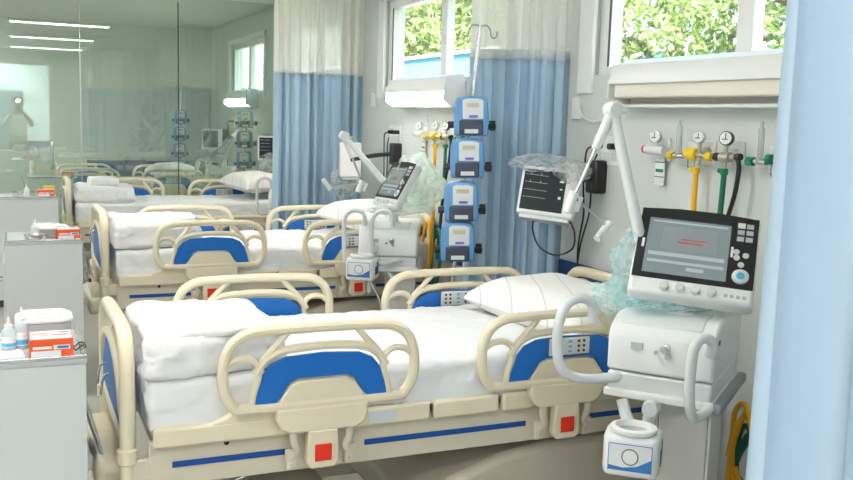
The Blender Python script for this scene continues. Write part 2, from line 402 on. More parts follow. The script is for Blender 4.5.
# ------------------------------------------------------------------ beds
def loop_pts(L, Hh):
    return [(.07, 0), (.035, .012), (.008, .06), (0, .12), (.004, .185), (.028, .245), (.075, .28), (.14, Hh), (L / 2, Hh + .004), (L - .14, Hh),
            (L - .075, .28), (L - .028, .245), (L - .004, .185), (L, .12), (L - .008, .06), (L - .035, .012), (L - .07, 0), (L / 2, 0)]
def rail_parts(parent, x0, y0, z0, L, ctrl, side, hs=1.0, name='side_rail'):
    """one guard rail as a part with sub-parts; side = -1 near camera, +1 far"""
    Hh = .29; o3 = lambda u, w: (x0 + u, y0, z0 + w * hs)
    mb = MB()
    mb.tube([o3(u, w) for u, w in loop_pts(L, Hh)], .018, 10, closed=True, smooth=4)
    k = L / .70
    X = lambda u: u * k
    for s in (0, 1):
        f = (lambda u: X(u)) if s == 0 else (lambda u: L - X(u))
        mb.tube([o3(f(a), b) for a, b in ((.008, .165), (.04, .188), (.085, .192), (.118, .165), (.122, .12), (.105, .06), (.098, .01))], .0115, 8, smooth=4)
        mb.tube([o3(f(a), b) for a, b in ((.225, .285), (.19, .24), (.15, .195), (.118, .15))], .0115, 8, smooth=3)
    mb.tube([o3(X(a), b) for a, b in ((.112, .13), (.147, .182), (.21, .212), (.35, .222), (.49, .212), (.553, .182), (.588, .13))], .0145, 8, smooth=4)
    low = [(.185, .0), (.205, .04), (.235, .083), (.26, .094), (.44, .094), (.465, .083), (.495, .04), (.515, .0)]
    fr = obj(name, mb, M['cream'], parent)
    obj('lower_plate', MB().prism([(x0 + X(a), z0 + b * hs) for a, b in low], y0 - .010, y0 + .010), M['cream'], fr, bevel=.005)
    blue = [(.105, .012), (.118, .07), (.135, .125), (.165, .165), (.215, .188), (.35, .197), (.485, .188), (.535, .165), (.565, .125), (.582, .07), (.595, .012),
            (.525, .004), (.50, .035), (.468, .09), (.44, .104), (.26, .104), (.232, .09), (.20, .035), (.175, .004)]
    obj('blue_insert', MB().prism([(x0 + X(a), z0 + b * hs) for a, b in blue], y0 - .006, y0 + .006), M['blue'], fr, bevel=.003)
    if ctrl:
        for sd in (-1, 1):
            c = x0 + L / 2; yy = y0 + sd * .011
            obj('control_panel', MB().bb(c - .085, c + .085, yy - .004, yy + .004, z0 + .098, z0 + .162), M['button'], fr, bevel=.004)
            for g in (0, 1):
                mb = MB()
                for i in (0, 1):
                    for j in range(3):
                        mb.lathe([(.0055, -.0015), (.0055, .0025)], (c - .062 + (i + 2 * g) * .022 + g * .055, yy + sd * .005, z0 + .112 + j * .018), 8, 'y')
                obj('keypad', mb, M['charcoal'], fr)
            mb = MB()
            for j in range(3): mb.box((c, yy + sd * .005, z0 + .112 + j * .018), (.014, .003, .008))
            obj('indicator_keys', mb, M['bluebtn'], fr)
    # hinge
    c = x0 + L / 2; yh = y0 - side * .002
    obj('hinge_cover', MB().prism([(c - .155, z0 - .005), (c - .155, z0 - .045), (c - .14, z0 - .075), (c - .11, z0 - .09), (c + .11, z0 - .09), (c + .14, z0 - .075), (c + .155, z0 - .045), (c + .155, z0 - .005)],
        y0 - .02, y0 + .018), M['cream'], fr, bevel=.008)
    for s in (-1, 1):
        mb = MB(); q = c + s * .095
        mb.tube([(q, y0, z0 - .07), (q, y0 + side * .004, z0 - .12), (q - s * .012, y0 - side * .0, z0 - .155), (q + s * .018, y0 - side * .01, z0 - .185)], .0135, 8, smooth=4, squash=.7)
        mb.bb(q + s * .005 - .018, q + s * .005 + .018, y0 + side * .0, y0 + side * .012 - side * .03, z0 - .215, z0 - .15)
        mb.lathe([(.007, -.004), (.007, .004)], (q + s * .005, y0 + side * .004, z0 - .195), 8, 'y')
        obj('hinge_arm', mb, M['beige'], fr, bevel=.002)
    obj('release_block', MB().prism([(c - .05, z0 - .085), (c - .056, z0 - .195), (c - .04, z0 - .215), (c + .04, z0 - .215), (c + .056, z0 - .195), (c + .05, z0 - .085)], y0 - .018 + (-.004 if side < 0 else .0), y0 + .018 + (.004 if side > 0 else 0)), M['cream'], fr, bevel=.006)
    yr = y0 + side * .024
    obj('release_button', MB().bb(c - .028, c + .028, yr - .004, yr + .004, z0 - .188, z0 - .132), M['red'], fr, bevel=.002)
    return fr

def make_bed(label):
    t = thing('hospital_bed', label, 'bed', (.295, 2.885, 0), 0, 'hospital beds'); W = .82
    # side beams
    for y, s in ((.015, -1), (W - .015, 1)):
        b = obj('side_beam', MB().bb(.06, 2.2, y - .015, y + .015, .452, .60), M['beige'], t, bevel=.004)
        ys = y + s * .0165
        obj('blue_stripe', MB().bb(.13, .50, ys - .002, ys + .002, .512, .531).bb(.77, 1.40, ys - .002, ys + .002, .512, .531).bb(1.68, 2.12, ys - .002, ys + .002, .512, .531), M['bluestripe'], b)
        obj('screw', MB().lathe([(.009, -.003), (.009, .003)], (.30, ys, .575), 10, 'y'), M['black'], b)
    # mattress deck with lipped segments
    obj('deck_frame', MB().bb(.08, 2.18, .04, W - .04, .56, .62), M['beige'], t)
    segs = [(.07, .60, True), (.615, 1.0, False), (1.015, 1.27, False), (1.285, 1.42, False), (1.435, 2.2, False)]
    for a, b, hump in segs:
        mb = MB(); mb.bb(a, b, -.025, W + .025, .600, .638)
        for yy in (-.035, W + .035 - .05):
            mb.bb(a, b, yy, yy + .05, .586, .652)
            if hump: mb.prism([(.22, .64), (.29, .67), (.34, .70), (.44, .70), (.50, .68), (.55, .64)], yy, yy + .03)
        obj('deck_segment', mb, M['cream'], t, bevel=.010)
    for x in (.82, 1.55, 1.95):
        obj('deck_label', MB().bb(x - .05, x + .05, -.0375, -.0345, .602, .638), M['label'], t)
    # base
    prof = [(.95, .16), (.97, .24), (1.12, .33), (1.32, .395), (1.55, .43), (1.78, .432), (1.96, .38), (2.05, .25), (2.05, .16)]
    obj('base_cover', MB().prism(prof, .03, W - .03), M['base'], t, bevel=.03, seg=3)
    obj('base_cover', MB().prism([(.10, .16), (.12, .25), (.35, .30), (.72, .30), (.72, .16)], .05, W - .05), M['base'], t, bevel=.02, seg=3)
    obj('base_frame', MB().bb(.08, 2.15, .06, .12, .12, .18).bb(.08, 2.15, W - .12, W - .06, .12, .18).bb(.08, .14, .06, W - .06, .12, .18).bb(2.09, 2.15, .06, W - .06, .12, .18), M['beige'], t, bevel=.005)
    for x in (.35, 1.75):
        obj('lift_column', MB().bb(x - .07, x + .07, W / 2 - .09, W / 2 + .09, .16, .58), M['ventgrey'], t, bevel=.008)
    obj('cross_brace', MB().cyl((.2, .2, .30), (.75, .2, .5), .012).cyl((.2, W - .2, .30), (.75, W - .2, .5), .012), M['steel'], t)
    for x in (.14, 2.09):
        for y in (.10, W - .10):
            c = obj('caster', MB().lathe([(.02, -.014), (.055, -.014), (.062, -.006), (.062, .006), (.055, .014), (.02, .014)], (x, y, .062), 20, 'y'), M['charcoal'], t)
            obj('caster_fork', MB().bb(x - .02, x + .02, y - .022, y - .016, .05, .13).bb(x - .02, x + .02, y + .016, y + .022, .05, .13).bb(x - .02, x + .02, y - .022, y + .022, .115, .13), M['steel'], c)
    # footboard: arched tube with blue insert
    arch = [(0, .03, .40), (0, .03, .62), (0, .03, .84), (0, .05, .93), (0, .12, .985), (0, .25, .99), (0, W / 2, .985), (0, W - .25, .98), (0, W - .13, .965), (0, W - .05, .91), (0, W - .03, .82), (0, W - .03, .62), (0, W - .03, .40)]
    fb = obj('footboard', MB().tube(arch, .0245, 12, smooth=5).tube([(0, .03, .66), (0, W / 2, .64), (0, W - .03, .66)], .02, 10, smooth=3)
             .tube([(-.01, .05, .74), (-.012, .16, .86), (-.012, .30, .90), (-.012, W / 2, .905), (-.012, W - .30, .90), (-.012, W - .16, .86), (-.01, W - .05, .74)], .015, 8, smooth=4), M['cream'], t)
    poly = [(.06, .66), (.06, .74), (.17, .85), (.30, .888), (W - .30, .888), (W - .17, .85), (W - .06, .74), (W - .06, .66)]
    obj('blue_insert', MB().prism(poly, -.012, .004, 'yz'), M['blue'], fb, bevel=.004)
    for y in (.03, W - .03):
        obj('post_collar', MB().lathe([(.028, 0), (.033, .004), (.033, .045), (.028, .05)], (0, y, .585), 16), M['cream'], fb)
        obj('post_bracket', MB().bb(0, .09, y - .02, y + .02, .53, .60), M['beige'], fb, bevel=.006)
    # bumper at foot end and head end
    obj('bumper', MB().bb(-.09, .02, .12, W - .12, .40, .50), M['cream'], t, bevel=.03, seg=4)
    # headboard: moulded frame with two openings
    hx = 2.07
    out = [(hx, .03, .58), (hx, .03, .86), (hx, .06, .925), (hx, .14, .95), (hx, W / 2, .955), (hx, W - .14, .95), (hx, W - .06, .925), (hx, W - .03, .86), (hx, W - .03, .58)]
    hb = obj('headboard', MB().tube(out, .024, 12, smooth=5).tube([(hx, .03, .64), (hx, W - .03, .64)], .022, 10)
             .tube([(hx, .06, .89), (hx, .17, .90), (hx, .23, .82), (hx, .26, .66)], .017, 8, smooth=4)
             .tube([(hx, W - .06, .89), (hx, W - .17, .90), (hx, W - .23, .82), (hx, W - .26, .66)], .017, 8, smooth=4)
             .prism([(.30, .66), (.26, .80), (.24, .92), (W - .24, .92), (W - .26, .80), (W - .30, .66)], hx - .012, hx + .012, 'yz'), M['cream'], t)
    for s, y in ((-1, -.06), (1, W + .06)):
        rail_parts(t, .276, y, .695, .645, False, s, .862)
        rail_parts(t, 1.178, y, .690, .70, True, s, .85)
    return t

def chart_holder(loc, label):
    t = thing('chart_holder', label, 'chart holder', loc, 0, 'chart holders at the bed feet')
    tl = (0, -.28, 0)
    obj('clear_sleeve', MB().box((-.055, .0, .03), (.006, .22, .24), tl), M['tub'], t, bevel=.002)
    obj('rack', MB().box((-.075, .0, -.06), (.03, .23, .10), tl), M['steel'], t, bevel=.004)
    obj('hook', MB().tube([(-.03, -.07, .13), (-.02, -.07, .19), (.0, -.07, .20)], .004, smooth=3), M['steel'], t)
    obj('hook', MB().tube([(-.03, .07, .13), (-.02, .07, .19), (.0, .07, .20)], .004, smooth=3), M['steel'], t)
    obj('printed_sheet', MB().box((-.062, -.0, .02), (.003, .18, .18), tl), M['label'], t)
    obj('blue_tab', MB().box((-.094, -.07, -.075), (.004, .04, .03), tl), M['bluelbl'], t)
    return t

BEDS = [((.295, 2.885, 0), 0), ((.46, 5.64, 0), .0), ((.41, 8.66, 0), .0), ((.16, 11.3, 0), 0)]
NM = ['nearest', 'second', 'third', 'farthest']
bed = make_bed('nearest hospital bed, cream rails with blue inserts, in the foreground')
beds = [bed, dup(bed, BEDS[1][0], BEDS[1][1], 'second hospital bed of the row, counted from the camera'),
        dup(bed, BEDS[2][0], BEDS[2][1], 'third hospital bed, standing right before the glass partition, near rails lowered'),
        dup(bed, BEDS[3][0], BEDS[3][1], 'farthest hospital bed, behind the glass partition')]
# the near rails of the third bed are folded down
for k in list(kids(beds[2])):
    if k.name.startswith('side_rail') and sum((k.matrix_basis @ Vector(c)).y for c in k.bound_box) / 8 < .3:
        k.location.z -= .27; k.location.y -= .02
for (p, rz), n in zip(BEDS, NM):
    chart_holder((p[0] - .03, p[1] + .33, .56 if n == 'nearest' else .70), 'steel chart holder hooked on the footboard of the %s bed' % n)

def soft(dims, nx, ny, nz, wr, seed, r=.06, fn=None, sq=False):
    """rounded block with creases, base at z=0, centred in x,y"""
    lx, ly, lz = dims; mb = MB(); bmesh.ops.create_cube(mb.bm, size=1)
    bm = mb.bm; bm.clear()
    faces = []
    def add(f, a, b):
        V = [[bm.verts.new(f(i / a, j / b)) for j in range(b + 1)] for i in range(a + 1)]
        for i in range(a):
            for j in range(b): bm.faces.new((V[i][j], V[i + 1][j], V[i + 1][j + 1], V[i][j + 1]))
    for s in (-.5, .5):
        add(lambda u, v: (u - .5, v - .5, s), nx, ny); add(lambda u, v: (u - .5, s, v - .5), nx, nz); add(lambda u, v: (s, u - .5, v - .5), ny, nz)
    bmesh.ops.remove_doubles(bm, verts=bm.verts, dist=1e-5)
    h = Vector((lx / 2, ly / 2, lz / 2)); rr = min(r, lz / 2 * .98)
    for v in bm.verts:
        p = Vector((v.co.x * lx, v.co.y * ly, v.co.z * lz))
        q = Vector([max(-(h[i] - rr), min(h[i] - rr, p[i])) for i in range(3)])
        if sq and p.z < 0: q.z = p.z
        dlt = p - q
        nrm = dlt.normalized() if dlt.length > 1e-6 else Vector((0, 0, 1 if p.z > 0 else -1))
        if dlt.length > 1e-6: p = q + nrm * rr
        a = noise.noise(Vector((p.x * 4 + seed, p.y * 4, p.z * 9))) + .5 * noise.noise(Vector((p.x * 11, p.y * 9 + seed, p.z * 22)))
        rg = lambda v_: max(0, 1 - abs(noise.noise(v_)) * 5)
        a += .9 * rg(Vector((p.x * 5 + p.y * 3, p.y * 5 - seed, p.z * 6))) + .5 * rg(Vector((p.x * 13 - p.z * 9, p.y * 8 + seed, p.z * 16 + p.x * 5)))
        if p.z > -h.z + .02 or abs(nrm.z) < .7: p += nrm * a * wr
        p.z += lz / 2
        if p.z < 0: p.z = 0
        if fn: p = fn(p)
        v.co = p
    return mb

MZ = .640
for k in kids(bed):
    if k.name.startswith('footboard'): k.location.z = -.055
beds[1].scale = (1, 1, 1.022)
ext = ['white sheeted mattress on the nearest bed', 'white sheeted mattress on the second bed', 'white sheeted mattress on the third bed', 'white sheeted mattress on the farthest bed behind the glass']
for i, (p, rz) in enumerate(BEDS):
    mt = tag(obj('mattress', soft((2.10, .85, .155), 150, 60, 14, .007, 3.1 + i, .03, sq=True, fn=lambda q: Vector((q.x + .0, q.y * (1 + .0 * q.z), q.z + (.02 * max(0, q.x - .3))))), M['linen'],
                 loc=(p[0] + 1.11, p[1] + .41, MZ + (.012 if i == 1 else 0))), ext[i], 'mattress', 'mattresses on the beds')
# folded duvets
duv = [('thick folded white duvet on the foot end of the nearest bed', (.345, 2.88), (.47, .60, .142), 0),
       ('thick folded white duvet on the foot end of the second bed', (.51, 5.66), (.53, .60, .165), 0),
       ('folded white duvet on the foot end of the third bed', (.47, 8.70), (.52, .60, .15), 0)]
for i, (lb, (x, y), d, rz) in enumerate(duv):
    n = 64
    def slump(q, d=d):
        f = max(0, (q.x / d[0] + .5)); q.z *= 1 - .12 * f * f
        q.y += .02 * math.sin(q.x * 9)
        if q.y < 0: q.x -= .03 * q.z / d[2] * (1 if q.x > 0 else -.3)
        return q
    tag(obj('folded_duvet', soft(d, n, n, 20, .008, 7 + 3 * i, .045, slump), M['linen2'], loc=(x + d[0] / 2, y + d[1] / 2, MZ + .152 + (.014 if i == 1 else 0))), lb, 'duvet', 'folded duvets')
bl = [('smaller folded white sheet on top of the duvet, nearest bed', (.59, 3.05, .915), (.34, .32, .035), .12),
      ('thin folded white sheet lying on the duvet, second bed', (.84, 5.95, .955), (.34, .26, .03), -.1),
      ('small folded white sheet heaped on the duvet, third bed', (.72, 8.98, .935), (.24, .24, .075), .1)]
for i, (lb, p, d, rz) in enumerate(bl):
    tag(obj('folded_sheet', soft(d, 30, 24, 5, .006, 21 + i, .022), M['linen2'], loc=p, rot=(0, 0, rz)), lb, 'folded sheet', 'small folded sheets')
def pillow(d, seed):
    lx, ly, lz = d; mb = MB(); n = 30
    def sh(sg):
        def f(u, v):
            a, b = u * 2 - 1, v * 2 - 1
            e = max(0, (1 - a ** 4)) ** .55 * max(0, (1 - b ** 4)) ** .55
            px = lx / 2 * a * (1 - .10 * (1 - a * a) * 0 - .07 * (1 - b * b) * abs(a)) ; py = ly / 2 * b * (1 - .07 * (1 - a * a) * abs(b))
            z = sg * lz / 2 * e * (1 if sg > 0 else .55)
            z += .007 * noise.noise(Vector((px * 9 + seed, py * 9, sg))) * e
            return (px, py, z + lz * .27)
        return f
    mb.grid(sh(1), n, n); mb.grid(sh(-1), n, n); bmesh.ops.remove_doubles(mb.bm, verts=mb.bm.verts, dist=1e-4); return mb
def striped():
    m = mat('striped_pillow_cotton', (.80, .79, .77), .85, bump=.1, bscale=20); t = m.node_tree; b = t.nodes['Principled BSDF']
    tc = t.nodes.new('ShaderNodeTexCoord'); sp = t.nodes.new('ShaderNodeSeparateXYZ'); mt = t.nodes.new('ShaderNodeMath'); mt.operation = 'PINGPONG'; mt.inputs[1].default_value = .055
    lt = t.nodes.new('ShaderNodeMath'); lt.operation = 'LESS_THAN'; lt.inputs[1].default_value = .0022
    mx = t.nodes.new('ShaderNodeMix'); mx.data_type = 'RGBA'; mx.inputs[6].default_value = (.80, .79, .77, 1); mx.inputs[7].default_value = (.55, .56, .60, 1)
    vm = t.nodes.new('ShaderNodeVectorMath'); vm.operation = 'DOT_PRODUCT'; vm.inputs[1].default_value = (.87, -.5, 0)
    t.links.new(tc.outputs['Object'], vm.inputs[0]); t.links.new(vm.outputs['Value'], mt.inputs[0]); t.links.new(mt.outputs[0], lt.inputs[0])
    t.links.new(lt.outputs[0], mx.inputs[0]); t.links.new(mx.outputs[2], b.inputs['Base Color']); return m
M['stripe'] = striped()
pl = tag(obj('pillow', pillow((.50, .76, .23), 1), M['stripe'], loc=(2.07, 3.27, .789), rot=(.03, -.03, .16)), 'plump white pillow with thin grey stripes, nearest bed', 'pillow', 'pillows on the beds')
for i, (p, lb) in enumerate((((2.26, 6.10, .86), 'pale pillow at the head of the second bed'), ((2.16, 9.10, .875), 'cream pillow at the head of the third bed'), ((1.75, 11.7, .82), 'pillow on the farthest bed behind the glass partition'))):
    c = pl.copy(); C.objects.link(c); c.location = p; c['label'] = lb

# ------------------------------------------------------------------ curtains
def curtain(path, zs, folds, amp, mats, label, seed, group='privacy curtains', fl=.012):
    """path: list of (x,y); zs = (bottom, band bottom, band top, net top)"""
    P = cr_smooth([(x, y, 0) for x, y in path], n=20); L = [0]
    for a, b in zip(P, P[1:]): L.append(L[-1] + (b - a).length)
    def at(u):
        s = u * L[-1]; k = max(i for i in range(len(L)) if L[i] <= s + 1e-9); k = min(k, len(P) - 2)
        t = (s - L[k]) / max(1e-9, L[k + 1] - L[k]); d = (P[k + 1] - P[k]).normalized(); return P[k].lerp(P[k + 1], t), Vector((-d.y, d.x, 0)), d
    rnd = random.Random(seed); ph = [rnd.random() * 6 for _ in range(4)]
    def F(z0, z1):
        def f(u, v):
            p, nrm, d = at(u); z = z0 + (z1 - z0) * v; lo = (2.7 - z) / 2.7
            uu = u + .012 * math.sin(u * 17 + ph[3])
            s = math.sin(uu * folds * 2 * PI + ph[0]) + .35 * math.sin(uu * folds * 4.3 * PI + ph[1] + z * .5)
            s *= (.75 + .35 * math.sin(uu * folds * 1.7 + ph[2])) * (.75 + .3 * lo)
            return p + nrm * s * amp + d * (.25 * amp * math.cos(uu * folds * 4 * PI)) + Vector((0, 0, z))
        return f
    t = thing('privacy_curtain', label, 'curtain', (path[0][0], path[0][1], 0), 0, group); t.location = (0, 0, 0)
    nu = int(folds * 14)
    obj('cloth', MB().grid(F(zs[0], zs[1]), nu, 14), mats[0], t, solid=.003, angle=80)
    obj('white_band', MB().grid(F(zs[1], zs[2]), nu, 2), mats[1], t, solid=.004, angle=80)
    obj('net_top', MB().grid(F(zs[2], zs[3]), nu, 8), mats[2], t, angle=80)
    return t
def track(path, label):
    P = [(x, y, 2.765) for x, y in path]
    t = thing('curtain_track', label, 'curtain track', (0, 0, 0), 0, 'ceiling curtain tracks')
    obj('rail', MB().tube(P, .012, 8, smooth=3), M['white'], t)
    for i in range(len(path)): x, y = path[i]; obj('bracket', MB().cyl((x, y, 2.765), (x, y, H), .008, 8), M['white'], t)
track([(2.58, 4.12), (1.2, 4.25), (-.2, 4.25)], 'white ceiling track of the blue curtain between nearest and second bed')
track([(2.58, 7.15), (1.2, 7.2), (-.2, 7.2)], 'white ceiling track of the blue curtain between second and third bed')
track([(2.58, 1.35), (1.2, 1.2), (.8, 1.0)], 'white ceiling track of the pale curtain at the right of the picture')
curtain([(2.135, 4.36), (2.26, 4.27), (2.40, 4.20), (2.565, 4.10)], (.38, 1.935, 1.985, 2.74), 7, .030, (M['curtain'], M['band'], M['net']), 'blue curtain with cream net top, beside the column of infusion pumps', 4)
curtain([(1.84, 7.14), (2.1, 7.20), (2.35, 7.17), (2.57, 7.20)], (.38, 1.945, 1.96, 2.74), 9, .035, (M['curtain'], M['band'], M['net']), 'blue curtain with cream net top, between second and third bed', 9)
curtain([(1.178, 1.20), (1.45, 1.27), (1.8, 1.32), (2.2, 1.34), (2.55, 1.36)], (.35, 2.0, 2.04, 2.74), 6, .045, (M['curtain_pale'], M['band'], M['net']), 'pale blue curtain filling the right edge of the picture', 2)

# ------------------------------------------------------------------ cabinets and what stands on them
def cabinet(x0, x1, y0, y1, h, label):
    t = thing('bedside_cabinet', label, 'cabinet', ((x0 + x1) / 2, (y0 + y1) / 2, 0), 0, 'grey bedside cabinets'); a, b = (x1 - x0) / 2, (y1 - y0) / 2
    obj('body', MB().bb(-a, a, -b, b, .06, h - .02), M['grey'], t, bevel=.003)
    obj('plinth', MB().bb(-a + .02, a - .02, -b + .02, b - .02, 0, .06), M['charcoal'], t)
    tp = obj('top', MB().bb(-a - .003, a + .003, -b - .003, b + .003, h - .02, h - .006), M['greytop'], t, bevel=.002)
    obj('top_edge', MB().bb(-a - .003, a + .003, -b - .003, -b + .012, h - .006, h + .006).bb(a - .012, a + .003, -b, b, h - .006, h + .006).bb(-a - .003, -a + .012, -b, b, h - .006, h + .006), M['steel'], tp, bevel=.002)
    for k in range(2):
        z = .20 + k * .36
        d = obj('door' if k == 0 else 'drawer', MB().bb(-a - .012, -a, -b + .015, b - .015, z - .12 if k else .08, z + .22 if k else .42), M['grey'], t, bevel=.002)
        obj('handle', MB().tube([(-a - .012, -.06, z + .1), (-a - .035, -.05, z + .1), (-a - .035, .05, z + .1), (-a - .012, .06, z + .1)], .005, smooth=2), M['steel'], d)
    return t
cabinet(-.40, .172, 2.82, 3.22, .905, 'pale grey bedside cabinet in the lower left corner, holding a glove box')
cabinet(-.07, .325, 5.46, 5.92, .90, 'grey bedside cabinet at the foot of the second bed')
cabinet(-.20, .305, 8.18, 8.60, .90, 'grey bedside cabinet at the foot of the third bed, holding a yellow box')

cabinet(.10, .55, 10.5, 10.9, .90, 'grey bedside cabinet behind the glass partition, at the farthest bed')
def glove_box(loc, rz, label):
    t = thing('glove_box', label, 'box', loc, rz, 'orange and white glove boxes'); w_, d_, h_ = .118, .11, .062
    obj('carton', MB().bb(-w_ / 2, w_ / 2, -d_ / 2, d_ / 2, 0, h_), M['orange'], t, bevel=.001)
    obj('top_print', MB().bb(-w_ / 2 + .003, w_ / 2 - .003, -d_ / 2 + .004, d_ / 2 - .004, h_, h_ + .0008), M['paper'], t)
    mb = MB(); mb.bb(-.05, -.012, .01, .022, h_ + .0008, h_ + .0014).bb(-.055, .055, -.012, -.006, h_ + .0008, h_ + .0014).bb(.0, .045, .0, .006, h_ + .0008, h_ + .0014)
    obj('orange_print', mb, M['orange'], t)
    obj('blue_print', MB().bb(.02, .05, .022, .036, h_ + .0008, h_ + .0014), M['bluelbl'], t)
    obj('side_label', MB().bb(-.055, .025, -d_ / 2 - .0008, -d_ / 2, .004, .028), M['paper'], t)
    obj('text_lines', MB().bb(-.05, .0, -d_ / 2 - .0014, -d_ / 2 - .0008, .033, .041).bb(.005, .05, -d_ / 2 - .0014, -d_ / 2 - .0008, .031, .044).bb(.035, .055, -d_ / 2 - .0014, -d_ / 2 - .0008, .007, .012), M['paper'], t)
    obj('blue_mark', MB().bb(.015, .046, -d_ / 2 - .002, -d_ / 2 - .0014, .034, .041), M['bluelbl'], t)
    return t
g = glove_box((.080, 2.885, .899), .0, 'orange and white glove box on the cabinet in the lower left corner')
g2 = dup(g, (.255, 5.55, .894), .05, 'orange glove box on the cabinet at the foot of the second bed')
g3 = dup(g, (.215, 8.26, .894), 0, 'orange glove box on the third cabinet')
g3.scale = (1.1, 1, 1)
g5 = dup(g, (.50, 10.62, .894), 0, 'orange glove box behind the glass partition, on the farthest cabinet')
tag(obj('yellow_box', MB().bb(-.045, .045, -.05, .05, 0, .075), M['yellow'], loc=(.245, 8.46, .894), bevel=.003), 'small yellow box standing at the right rear of the third cabinet', 'box')
g4 = dup(g, (.16, 5.78, .894), 0, 'orange glove box at the back of the second cabinet, behind the front one')

def tub(loc, w_, d_, h_, label):
    t = thing('lidded_container', label, 'container', loc, 0, 'lidded plastic containers')
    def rr(w, d, r, n=6):
        out = []
        for cx, cy, a0 in ((w / 2 - r, d / 2 - r, 0), (-w / 2 + r, d / 2 - r, 90), (-w / 2 + r, -d / 2 + r, 180), (w / 2 - r, -d / 2 + r, 270)):
            for k in range(n + 1): a = math.radians(a0 + 90 * k / n); out.append((cx + r * math.cos(a), cy + r * math.sin(a)))
        return out
    obj('tub', MB().prism(rr(w_ - .012, d_ - .012, .035), 0, h_, 'xy'), M['tub'], t, bevel=.004)
    obj('lid', MB().prism(rr(w_, d_, .04), h_, h_ + .012, 'xy').prism(rr(w_ - .03, d_ - .03, .03), h_ + .012, h_ + .02, 'xy'), M['white'], t, bevel=.005, seg=3)
    return t
tub((.066, 3.06, .899), .165, .15, .074, 'clear plastic tub with white lid behind the glove boxes')
tub((.17, 5.66, .894), .19, .14, .05, 'white lidded tub on the second cabinet')
def bottle(loc, h, label, c='bwater', nozzle=True):
    t = thing('squeeze_bottle', label, 'bottle', loc, 0, 'small squeeze bottles')
    obj('bottle_body', MB().lathe([(.019, 0), (.021, .004), (.021, h * .55), (.019, h * .62), (.010, h * .70)], seg=20), M[c], t)
    obj('nozzle_cap', MB().lathe([(.012, h * .68), (.012, h * .76), (.006, h * .79), (.003, h)], seg=16), M['white'], t)
    obj('label_band', MB().lathe([(.0215, h * .1), (.0215, h * .42)], seg=20), M['paper'], t)
    if nozzle: obj('blue_print', MB().lathe([(.0218, h * .12), (.0218, h * .24)], seg=20), M['bluebtn'], t)
    return t
bottle((.002, 3.00, .899), .125, 'clear squeeze bottle with pointed white nozzle beside the lidded tub')
bottle((-.034, 2.99, .899), .10, 'blue-labelled bottle standing at the very left edge of the picture')
bottle((.085, 5.60, .894), .11, 'white nozzle bottle on the second cabinet', 'ventwhite', False)
bottle((.07, 8.30, .894), .10, 'dark-capped bottle on the third cabinet', 'ventwhite', False)
# steel dish behind and small things
tag(obj('kidney_dish', MB().lathe([(.03, 0), (.05, .004), (.058, .035), (.060, .036), (.052, .006), (.03, .003)], (0, 0, 0)), M['steel'], loc=(.085, 5.52, .894)), 'round steel dish on the front left of the second cabinet', 'dish')
tag(obj('steel_tray', MB().bb(-.09, .09, -.08, .08, 0, .004).bb(-.09, .09, -.08, -.076, .004, .03).bb(-.09, .09, .076, .08, .004, .03).bb(-.09, -.086, -.076, .076, .004, .03).bb(.086, .09, -.076, .076, .004, .03), M['steel'], loc=(.05, 8.40, .894), smooth=False), 'shallow steel tray on the third cabinet', 'tray')
tag(obj('key_ring', MB().tube([(.02 * math.cos(a), .028 * math.sin(a), .004 + .012 * abs(math.sin(a * 1.5))) for a in [i * PI / 6 for i in range(12)]], .0022, 6, closed=True, smooth=3), M['charcoal'], loc=(.159, 2.93, .901)), 'small coil of dark wire right of the glove boxes', 'cable')
tag(obj('sheet_of_paper', MB().bb(-.10, .10, -.11, .11, 0, .002), M['paper'], loc=(-.10, 2.98, .899), rot=(0, 0, .1), smooth=False), 'papers lying on the cabinet in the lower left corner', 'paper')

